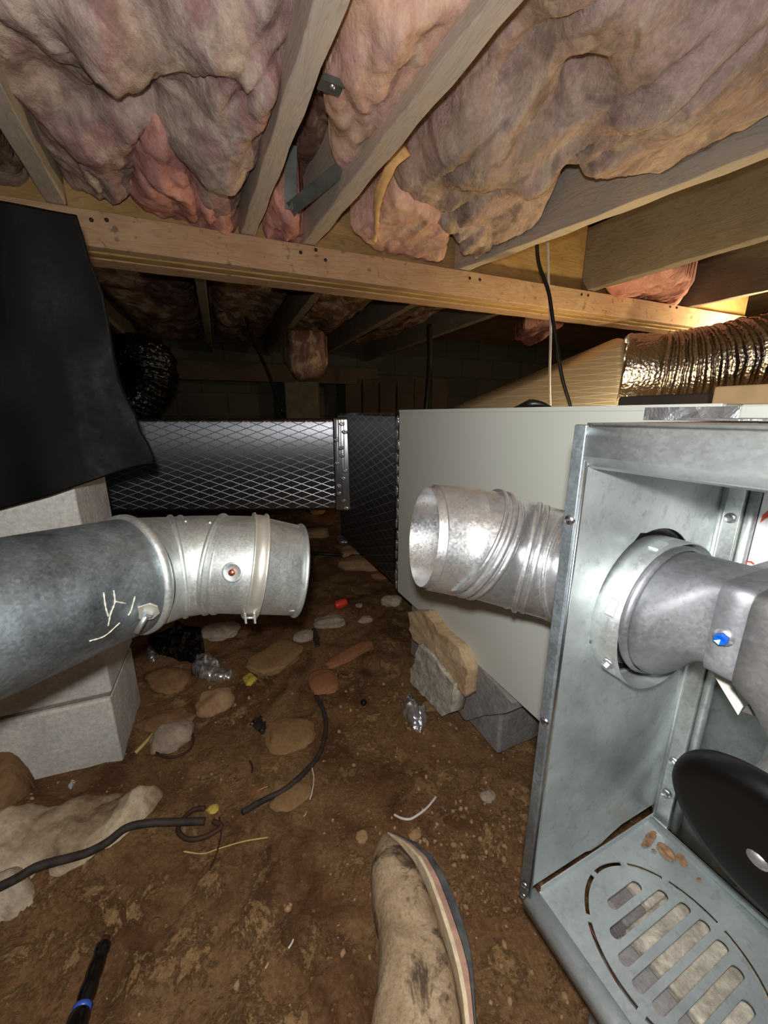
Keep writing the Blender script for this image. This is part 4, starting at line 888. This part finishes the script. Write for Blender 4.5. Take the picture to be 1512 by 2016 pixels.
for (pts, r, lb) in (([(845, 640), (846, 700), (843, 760), (838, 812)], .016, 'thick black strap hanging straight down beyond the girder'),
                     ([(484, 625), (500, 670), (522, 720), (540, 765), (556, 812)], .010, 'thin black cable slanting down in the dark beyond the girder')):
    cable('hanging_strap', [at_d(x, y, 2.25) for x, y in pts] , r, 'cable_black', lb, 'strap')
c = at_d(625, 775, 3.3)
V = [c + np.array([x, y, z]) for x, y, z in box_v(-.28, .0, 0, .1, -1.0, .10)]; o = fixn(mesh_obj('foam_board', V, BOXF, 'block_drab')); bevel_mod(o, .006); tag(o, 'dim grey board standing far back left of centre', 'board')
for k in range(6):
    c = at_d(680 + 34 * k, 772, 3.5); V = [c + np.array([x, y, z]) for x, y, z in box_v(0, .142, 0, .04, -.88, .12 - .01 * (k % 2))]
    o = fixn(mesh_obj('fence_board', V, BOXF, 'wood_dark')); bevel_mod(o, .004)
    tag(o, ('leftmost', 'second', 'third', 'fourth', 'fifth', 'rightmost')[k] + ' of six dim upright boards far back above the plenum', 'board', 'upright boards far back')

# ------------------------------------------------------------------ concrete blocks under the furnace
cb = empty('concrete_block', at_z(900, 1400, 0), 0, 'broken concrete block propping the grey cabinet above the dirt', 'block')
def irregular(name, pts, thick_dir, mat, parent, seed=0, n=10, amp=.006):
    """slab from a planar outline, thickened along a direction, with a chipped surface"""
    P = np.array(pts); c = P.mean(0); m = len(P); D = np.asarray(thick_dir)
    ring = []
    for k in range(m):
        for q in range(n): ring.append(P[k] * (1 - q / n) + P[(k + 1) % m] * q / n)
    ring = np.array(ring); M = len(ring); lay = []
    for s in (1.0, .97, .75, .5, .25):
        lay.append((c + (ring - c) * s, 0))
    V = [np.concatenate([l for l, _ in lay[::-1]])]; F_ = V[0]; B_2 = np.concatenate([l for l, _ in lay[::-1]]) + D
    allv = np.concatenate([F_, [c], B_2, [c + D]]); NL = 5; Fc = []
    for base, flip in ((0, False), (NL * M + 1, True)):
        for i in range(NL - 1):
            for k in range(M):
                f = (base + i * M + k, base + i * M + (k + 1) % M, base + (i + 1) * M + (k + 1) % M, base + (i + 1) * M + k); Fc.append(f[::-1] if flip else f)
        for k in range(M):
            f = (base + NL * M, base + (k + 1) % M, base + k); Fc.append(f[::-1] if flip else f)
    o0, o1 = (NL - 1) * M, NL * M + 1 + (NL - 1) * M
    for k in range(M): Fc.append((o0 + k, o0 + (k + 1) % M, o1 + (k + 1) % M, o1 + k))
    allv = allv + amp * np.stack([fbm(allv[:, 0] * 30 + 7 * j, allv[:, 1] * 30, allv[:, 2] * 30, 4, seed + j) for j in range(3)], 1)
    return fixn(mesh_obj(name, allv, Fc, mat, parent, True))
# near face of the block lies in a vertical plane a little in front of the cabinet side
def on_px(px, py, xl): return np.array(FO + BX * on_x(px, py, xl)[0] + AX * on_x(px, py, xl)[1] + np.array([0, 0, on_x(px, py, xl)[2]]))
irregular('face_shell', [on_px(x, y, .178) for x, y in ((806, 1205), (836, 1204), (862, 1238), (905, 1278), (922, 1322), (918, 1372), (884, 1342), (848, 1290), (816, 1262), (806, 1240))], BX * .05, 'block_tan', cb, 3, 8, .008)
irregular('broken_corner', [on_px(x, y, .168) for x, y in ((822, 1268), (846, 1284), (868, 1318), (884, 1338), (894, 1350), (889, 1405), (872, 1408), (850, 1385), (830, 1368), (808, 1345), (805, 1318), (815, 1305))], BX * .035, 'block_pale', cb, 5, 8, .006)
irregular('face_shell', [on_px(x, y, .205) for x, y in ((836, 1215), (940, 1308), (1010, 1385), (1000, 1402), (935, 1412), (918, 1420), (900, 1400), (850, 1330))], BX * .16, 'block_dark', cb, 7, 8, .003)
V = [fw(x, y, z) for x, y, z in box_v(.23, .60, .30, .70, -.195, -.002)]; o = fixn(mesh_obj('block_body', V, BOXF, 'block_dark', cb)); bevel_mod(o, .008)
b2 = empty('concrete_block', fw(.13, -.12, -.2), PSI, 'pale concrete block seen through the slots of the grille floor', 'block')
for (y0, y1, x0) in ((-.0465, -.002, .112), (-.36, -.0460, .066)):
    V = [fw(x, y, z) for x, y, z in box_v(x0, x0 + .036, y0, y1, -.20, -.050)]; o = fixn(mesh_obj('face_shell', V, BOXF, 'block_dark', b2)); bevel_mod(o, .004)
    V = [fw(x, y, z) for x, y, z in box_v(x0 + .0375, .24, y0, y1, -.20, -.046)]; o = fixn(mesh_obj('block_body', V, BOXF, 'block_pale', b2)); bevel_mod(o, .004)
mesh_obj('stray_wire', *tube(smooth_path([fw(.062, -.02, -.03), fw(.058, -.05, -.035), fw(.056, -.075, -.05)], 5), .0009, 6), 'copper', b2)

# ------------------------------------------------------------------ rocks on the dirt
def gp(px, py):                                                     # point of the dirt seen at a picture point
    z = 0.0
    for _ in range(6): p = at_z(px, py, z); z = float(ground_z(p[0], p[1]))
    return np.array([p[0], p[1], z])
G2 = 'stones lying on the dirt'
ROCKS = [  # px, py, width m, depth m, height m, rz, boxy, material, label
 (340, 1458, .090, .075, .05, .2, .2, 'stone_grey', 'pale rounded stone inside the thin brown wire loop'),
 (425, 1388, .095, .080, .05, .5, .1, 'stone_tan', 'pinkish tan stone above the wire loop stone'),
 (335, 1345, .13, .09, .045, -.2, .1, 'stone_brown', 'low brown stone left of the crumpled foil, beside the pier'),
 (330, 1425, .12, .07, .03, .2, .1, 'stone_brown', 'flat brown stone half buried just above the wire loop'),
 (575, 1450, .115, .11, .022, .3, .2, 'stone_clay', 'flat clay stone left of the curving cable'),
 (540, 1300, .13, .17, .028, -.6, .35, 'stone_clay', 'flat slanted clay slab under the open end of the left pipe'),
 (432, 1248, .12, .10, .04, .1, .2, 'stone_grey', 'greyish stone directly below the band clamp of the left pipe'),
 (600, 1255, .075, .06, .03, .3, .1, 'stone_grey', 'small pale stone left of the dark foil sliver'),
 (650, 1228, .115, .06, .04, .2, .2, 'stone_grey', 'knobbly pale stone below the orange cap'),
 (720, 1222, .055, .035, .02, .2, .1, 'stone_grey', 'flat pinkish pebble right of the orange cap'),
 (770, 1188, .075, .055, .045, -.4, .25, 'stone_pale', 'angular white stone beside the far end of the cabinet block'),
 (707, 1194, .028, .022, .015, 0, .1, 'stone_grey', 'tiny grey pebble next to the orange cap'),
 (640, 1345, .085, .10, .02, .4, .2, 'stone_red', 'flat reddish brick fragment in the middle of the floor'),
 (690, 1290, .20, .05, .02, .75, .1, 'stone_red', 'long low reddish ridge of soil and brick'),
 (700, 1090, .16, .12, .05, .3, .2, 'stone_tan', 'tan rock under the black corner of the plenum, upper one'),
 (715, 1115, .22, .12, .06, -.2, .2, 'stone_tan', 'long tan rock under the plenum edge'),
 (755, 1138, .10, .06, .035, .2, .1, 'stone_red', 'small orange tan rock at the foot of the plenum tape'),
 (620, 1055, .16, .12, .06, .2, .2, 'stone_tan', 'dim rock just right of the left pipe rim'),
 (625, 1010, .12, .09, .05, .2, .1, 'stone_tan', 'dim small rock below the trunk duct bottom edge'),
 (960, 1570, .030, .026, .012, .2, .1, 'stone_grey', 'small pinkish pebble near the galvanised edge'),
 (712, 1650, .022, .020, .010, .2, .1, 'stone_tan', 'small ochre pebble left of the boot toe'),
 (815, 1645, .024, .022, .010, .5, .1, 'stone_tan', 'small ochre pebble above right of the boot toe'),
 (420, 1595, .022, .016, .010, .2, .1, 'scrap_yellow', 'ochre pebble beside the double cable loop'),
 (575, 1570, .075, .045, .012, .5, .1, 'stone_clay', 'flat orange clay patch of stone under the cable'),
 (885, 1770, .020, .016, .008, .2, .1, 'stone_red', 'small orange pebble at the right of the boot'),
 (850, 1390, .05, .04, .012, .2, .1, 'stone_clay', 'flat clay crumb right of the foil scrap'),
]
for k, (px, py, w, d, h, rz, bx_, mt, lb) in enumerate(ROCKS):
    p = gp(px, py); rock('rock', p + np.array([0, 0, h * .22]), (w, d, h), mt, lb, 'rock', G2, seed=k + 1, sub=4, rough=.22, rz=rz, boxy=bx_)
# big rocks at lower left
V = pxz([(-220, 1470), (0, 1446), (42, 1446), (58, 1500), (70, 1525), (62, 1560), (0, 1612), (-120, 1700), (-260, 1700)], .04)
pillow('rock', V, -.01, .10, 'stone_brown', 'large flat brown rock at the left edge leaning on the pier', 'rock', G2, res=.006, edge=.03, amp=.012, freq=12, seed=51, up=True, ragged=.006, base=-.05)
V = pxz([(-260, 1640), (0, 1610), (120, 1570), (240, 1545), (330, 1540), (300, 1590), (250, 1650), (205, 1690), (160, 1712), (60, 1760), (0, 1790), (-260, 1880)], .025)
pillow('rock', V, -.02, .085, 'slab_face', 'big pale concrete slab half buried along the black cable at left', 'rock', G2, res=.005, edge=.07, amp=.022, freq=14, seed=52, up=True, ragged=.012, base=-.05)
V = pxz([(-180, 1690), (0, 1705), (55, 1700), (70, 1725), (60, 1760), (20, 1790), (-180, 1830)], .04)
pillow('rock', V, -.01, .062, 'stone_pale', 'whitish rough stone at the left edge beside the black cable', 'rock', G2, res=.005, edge=.03, amp=.012, freq=16, seed=53, up=True, ragged=.008, base=-.05)
# loose pebbles nobody could count
VV, FF = [], []
bm = bmesh.new(); bmesh.ops.create_icosphere(bm, subdivisions=1, radius=1.0); BP = np.array([v.co[:] for v in bm.verts]); BF = np.array([[v.index for v in f.verts] for f in bm.faces]); bm.free()
rng = np.random.RandomState(7)
for k in range(500):
    if k < 250: x, y = rng.uniform(-.75, .45), .25 + .7 * rng.rand() ** .8
    else: x, y = rng.normal(.16, .09), rng.normal(.52, .10)
    s = .0012 + .0045 * rng.rand() ** 3; P = BP * (s * rng.uniform(.7, 1.3, 3)) * (1 + .25 * rng.uniform(-1, 1, (len(BP), 1)))
    VV.append(P + np.array([x, y, float(ground_z(x, y)) + s * .2])); FF.append(BF + len(BP) * k)
o = mesh_obj('gravel', np.concatenate(VV), np.concatenate(FF), 'stone_tan'); tag(o, 'tiny tan pebbles and crumbs scattered over the dirt', 'gravel', None, 'stuff')

# ------------------------------------------------------------------ litter on the dirt
def crumple(name, pts, h, mat, label, cat='foil', seed=0, res=.0035, amp=.012):
    P = [gp(x, y) for x, y in pts]; z = min(p[2] for p in P)
    return pillow(name, P, z + .001, h, mat, label, cat, None, res=res, edge=.012, amp=amp, freq=34, seed=seed, up=True, ragged=.004, base=z - .004)
crumple('foil_scrap', [(800, 1372), (812, 1368), (822, 1390), (838, 1405), (840, 1425), (828, 1446), (812, 1440), (800, 1415), (788, 1408), (796, 1392)], .016, 'foil_crumpled', 'bright crumpled foil scrap beside the broken block', 'foil', 61, .003, .016)
crumple('foil_scrap', [(375, 1330), (385, 1300), (410, 1292), (432, 1305), (440, 1318), (460, 1325), (452, 1338), (420, 1345), (395, 1340)], .022, 'foil_crumpled', 'crumpled silver foil beside the black plastic under the left pipe', 'foil', 62, .004, .016)
crumple('foil_scrap', [(482, 1428), (505, 1408), (524, 1400), (526, 1430), (518, 1452), (506, 1440)], .010, 'plastic_scrap_dark', 'small dark shiny foil flake in the middle left of the floor', 'foil', 63, .003, .010)
crumple('foil_scrap', [(612, 1238), (622, 1234), (628, 1250), (632, 1272), (622, 1276), (614, 1258)], .012, 'plastic_scrap_dark', 'dark foil sliver beside the knobbly pale stone', 'foil', 64, .004, .010)
crumple('plastic_scrap', [(290, 1262), (330, 1240), (380, 1236), (402, 1242), (404, 1290), (392, 1310), (350, 1302), (310, 1290)], .03, 'plastic_black_shiny', 'crumpled black plastic lump below the left pipe beside the pier', 'plastic', 65, .005, .016)
crumple('foil_scrap', [(286, 1290), (300, 1280), (310, 1290), (306, 1304), (292, 1304)], .012, 'foil_crumpled', 'small pale foil wad between the pier and black plastic', 'foil', 66, .003, .012)
crumple('foil_scrap', [(662, 1060), (672, 1052), (690, 1062), (686, 1072), (668, 1072)], .02, 'foil_crumpled', 'faint foil glint under the plenum corner', 'foil', 67, .01, .012)
crumple('foil_scrap', [(128, 1552), (138, 1538), (150, 1540), (140, 1556)], .008, 'foil_crumpled', 'little silver flake at the foot of the pier', 'foil', 68, .002, .010)
crumple('yellow_scrap', [(478, 1335), (492, 1322), (508, 1336), (496, 1350), (484, 1352)], .010, 'scrap_yellow', 'yellow paper chip right of the crumpled foil', 'scrap', 69, .003, .006)
crumple('black_chip', [(708, 1386), (718, 1378), (726, 1384), (716, 1392)], .010, 'cable_black', 'tiny black chip lying alone mid floor', 'scrap', 70, .0025, .004)
# orange cap
c = gp(672, 1196) + np.array([0, 0, .016]); ax = np.array([.80, .50, .10]); ax /= np.linalg.norm(ax)
oc = empty('orange_cap', c - np.array([0, 0, .016]), 0, 'orange red plastic cap lying on the dirt behind the pipes', 'cap')
mesh_obj('cap_body', *rings([(c + ax * a, ax, r) for a, r in ((-.026, .0005), (-.026, .010), (-.022, .0125), (-.005, .014), (.016, .0155), (.020, .0150), (.020, .012), (.008, .011), (.008, .0005))], 20), 'plastic_orange', oc)
for k in range(8):
    pa, nr = on_cyl(c, ax, .0142, k * math.pi / 4, -.004); V, Fc = obox(pa, (ax, np.cross(ax, nr), nr), .030, .003, .002); fixn(mesh_obj('grip_rib', V, Fc, 'plastic_orange', oc, False))
# cables
def lay(pts, dz): return [gp(x, y) + np.array([0, 0, dz]) for x, y in pts]
cable('ground_cable', lay([(-90, 1842), (0, 1797), (45, 1774), (90, 1748)], .045) + lay([(170, 1695), (215, 1672), (250, 1645), (290, 1635), (350, 1632), (405, 1630)], .016), .0062, 'cable_dusty', 'thick black cable running along the dirt to the left edge', 'cable')
cable('ground_cable', lay([(478, 1604), (520, 1580), (560, 1560), (600, 1525), (625, 1495), (637, 1465), (642, 1430), (636, 1400), (622, 1375)], .006), .0055, 'cable_dusty', 'black cable curving up past the flat clay stone', 'cable')
cable('cable_loop', lay([(404, 1596), (380, 1600), (358, 1622), (352, 1642), (370, 1657), (400, 1654), (428, 1640), (436, 1630), (420, 1622)], .006), .0042, 'cable_brown', 'loose brown loop at the end of the black cable', 'cable')
cable('wire_loop', lay([(346, 1420), (362, 1425), (376, 1445), (382, 1465), (372, 1485), (345, 1498), (318, 1495), (304, 1480), (302, 1466)], .010), .0026, 'cable_brown', 'thin dark brown wire looped around the pale rounded stone', 'wire')
cable('fine_wire', lay([(432, 1612), (436, 1640), (428, 1680), (414, 1716)], .004), .0014, 'cable_brown', 'fine brown wire hanging down from the cable loop', 'wire')
cable('fine_wire', lay([(436, 1604), (470, 1580), (505, 1562), (530, 1552)], .006), .0009, 'copper', 'hair thin copper wire beside the curving black cable', 'wire')
cable('straw_blade', lay([(362, 1680), (400, 1684), (432, 1674), (480, 1660), (528, 1652)], .004), .0012, 'straw', 'thin yellow straw below the cable loop', 'straw')
cable('fine_wire', lay([(614, 1514), (618, 1535), (615, 1562), (610, 1578)], .005), .0011, 'cable_white', 'short fine white strand under the curving black cable', 'wire')
cable('wire_offcut', lay([(776, 1607), (790, 1614), (806, 1616), (822, 1608), (840, 1594), (852, 1580), (858, 1572)], .004), .0022, 'cable_white', 'short white wire offcut just above the boot toe', 'wire')
cable('tie_stick', lay([(268, 1488), (285, 1470), (304, 1450)], .008), .0040, 'straw', 'pale stick leaning between the pier and the pale rounded stone', 'stick')
cable('ground_cable', lay([(560, 1092), (620, 1094), (660, 1096), (690, 1098), (725, 1098)], .012), .009, 'cable_black', 'thin black cable under the plenum corner in the shadows', 'cable')
cable('twig', lay([(492, 1500), (497, 1512), (496, 1522)], .003), .002, 'cable_brown', 'tiny dark twig above the fine copper wire', 'twig')
for k, (a, b, mt, lb) in enumerate((((568, 1870), (578, 1852), 'cable_white', 'tiny white sliver left of the boot'), ((522, 1910), (528, 1898), 'straw', 'tiny pale splinter left of the boot, lower'),
        ((598, 1610), (604, 1600), 'straw', 'tiny pale splinter below the curving cable'), ((868, 1590), (878, 1600), 'zinc', 'tiny bright metal sliver right of the white wire offcut'))):
    cable('splinter', lay([a, ((a[0] + b[0]) / 2 + 1, (a[1] + b[1]) / 2), b], .003), .0014, mt, lb, 'splinter', 4, 6)
# black handled tool at lower left
ta, tb = gp(212, 1874) + np.array([0, 0, .022]), gp(150, 2080) + np.array([0, 0, .030]); tdir = tb - ta; tlen = np.linalg.norm(tdir); tdir /= tlen
tool = empty('hand_tool', gp(180, 1960), 0, 'slim black handled tool with blue ring at the lower left corner', 'tool')
def seg_ring(name, prof, mat, seg=24): mesh_obj(name, *rings([(ta + tdir * a * 1.15, tdir, r * 1.45) for a, r in prof], seg), mat, tool)
u_ = tlen / .24
seg_ring('tool_tip', [(-.004, .0006), (-.004, .0030), (.004, .0040), (.006, .0046), (.006, .0005)], 'tip_rust')
seg_ring('tool_shaft', [(.002, .0046), (.004, .0060), (.010, .0062), (.012, .0054), (.020, .0062), (.030, .0066), (.036, .0060), (.040, .0066), (.050, .0066), (.054, .0056), (.057, .0056)], 'handle_black')
seg_ring('blue_ring', [(.056, .0060), (.057, .0072), (.0605, .0072), (.0615, .0060)], 'band_blue')
seg_ring('tool_handle', [(.061, .0066), (.064, .0078), (.078, .0086), (.10, .0098), (.13, .0106), (.20, .0112), (.24, .010), (.245, .0005)], 'handle_black')

# ------------------------------------------------------------------ boot
bt = empty('boot', at_z(830, 1900, 0.0), 0, 'dusty tan suede work boot lying on its side at the bottom centre', 'boot')
# stations along the boot: picture row, left limit, right limit of the upper, right limit of the welt, of the midsole, of the sole
ST = [(1648, 752, 764, 766, 770, 776), (1660, 744, 772, 776, 782, 790), (1690, 734, 796, 801, 809, 820), (1730, 729, 822, 827, 838, 850), (1780, 731, 845, 850, 862, 876), (1830, 739, 862, 868, 880, 896), (1870, 747, 874, 881, 893, 909), (1910, 746, 886, 893, 906, 920), (1960, 740, 898, 905, 918, 927), (2016, 732, 908, 915, 924, 930), (2090, 715, 915, 922, 930, 934), (2200, 690, 905, 912, 920, 924)]
def bst(py, px, z): return at_z(px, py, z)
_a = np.array(ST, float); _t = np.linspace(0, 1, len(ST)); _q = np.linspace(0, 1, 60) ** 1.15
ST = [tuple(np.interp(qq, _t, _a[:, c]) for c in range(6)) for qq in _q]
secs, sole, mid, welt = [], [], [], []
for i, (py, l, r, w_, m_, s_) in enumerate(ST):
    zc = .062 + .012 * min(1, i / 32); a = bst(py, l, zc); b = bst(py, r, zc); wv = np.linalg.norm(b - a); hx = (b - a) / wv; hgt = min(.046, wv * .62) + .004
    c = (a + b) / 2; L = []
    for k in range(32):
        an = 2 * math.pi * k / 32; cx, cz = math.cos(an), math.sin(an)
        e = 1.0 if cx < 0 else .55                                  # flatter against the sole
        L.append(c + hx * (wv / 2) * math.copysign(abs(cx) ** e, cx) + np.array([0, 0, 1]) * hgt * math.copysign(abs(cz) ** .85, cz))
    L = np.array(L); f = .0035 * fbm(L[:, 0] * 28, L[:, 1] * 28, L[:, 2] * 28, 3, 3) - .004 * np.exp(-((py - 1872 - (L[:, 0] - c[0]) * 900) / 16) ** 2) * (np.arange(32) > 7) * (np.arange(32) < 25)
    L = L + (f[:, None] * np.array([hx * -.5 + np.array([0, 0, .8])])); secs.append(list(L))
    def slab(x0, x1, hh):
        p, q = bst(py, x0, zc), bst(py, x1, zc); return [p + np.array([0, 0, hh]), q + np.array([0, 0, hh * .98]), q - np.array([0, 0, hh * .98]), p - np.array([0, 0, hh])]
    welt.append(slab(r - 2, w_ + 1, hgt * .93 + .0015)); mid.append(slab(w_ - 1, m_, hgt * .95)); sole.append(slab(m_, s_, hgt * .97))
def loftw(name, S, mat, bev=0):
    n = len(S[0]); V = [p for s in S for p in s]; Fc = [(i * n + k, i * n + (k + 1) % n, (i + 1) * n + (k + 1) % n, (i + 1) * n + k) for i in range(len(S) - 1) for k in range(n)] + [tuple(range(n)), tuple(range((len(S) - 1) * n, len(S) * n))[::-1]]
    o = fixn(mesh_obj(name, V, Fc, mat, bt, True))
    if bev: bevel_mod(o, bev)
    sm = o.modifiers.new('sub', 'SUBSURF'); sm.levels = 1; sm.render_levels = 2
    return o
loftw('boot_upper', secs, 'suede'); loftw('boot_welt', welt, 'welt', .0008); loftw('boot_midsole', mid, 'midsole', .0008); loftw('boot_sole', sole, 'sole_grey', .0015)
# the shaft of the boot rises behind the foot, out of the picture, with a stacked heel
e0 = np.array(secs[-1]); c0_ = e0.mean(0); back = e0.mean(0) - np.array(secs[-8]).mean(0); back /= np.linalg.norm(back)
shaft = [list(e0)]
for q in np.linspace(.12, 1, 12):
    cc = c0_ + back * (.26 * q) + np.array([0, 0, .05 * q * q + .012 * q]); rr = 1.0 + .18 * q
    shaft.append([cc + (p - c0_) * rr for p in e0])
loftw('boot_shaft', shaft, 'suede')
h0 = np.array(sole[-9]).mean(0); h1 = np.array(sole[-1]).mean(0); hd = (h1 - h0) / np.linalg.norm(h1 - h0); hs = np.cross(hd, (0, 0, 1)); hs /= np.linalg.norm(hs)
if hs[0] < 0: hs = -hs
V, Fc = obox(h1 + hs * .016 - hd * .012, (hd, hs, (0, 0, 1)), .07, .022, .076); o = fixn(mesh_obj('boot_heel', V, Fc, 'sole_grey', bt, False)); bevel_mod(o, .004)
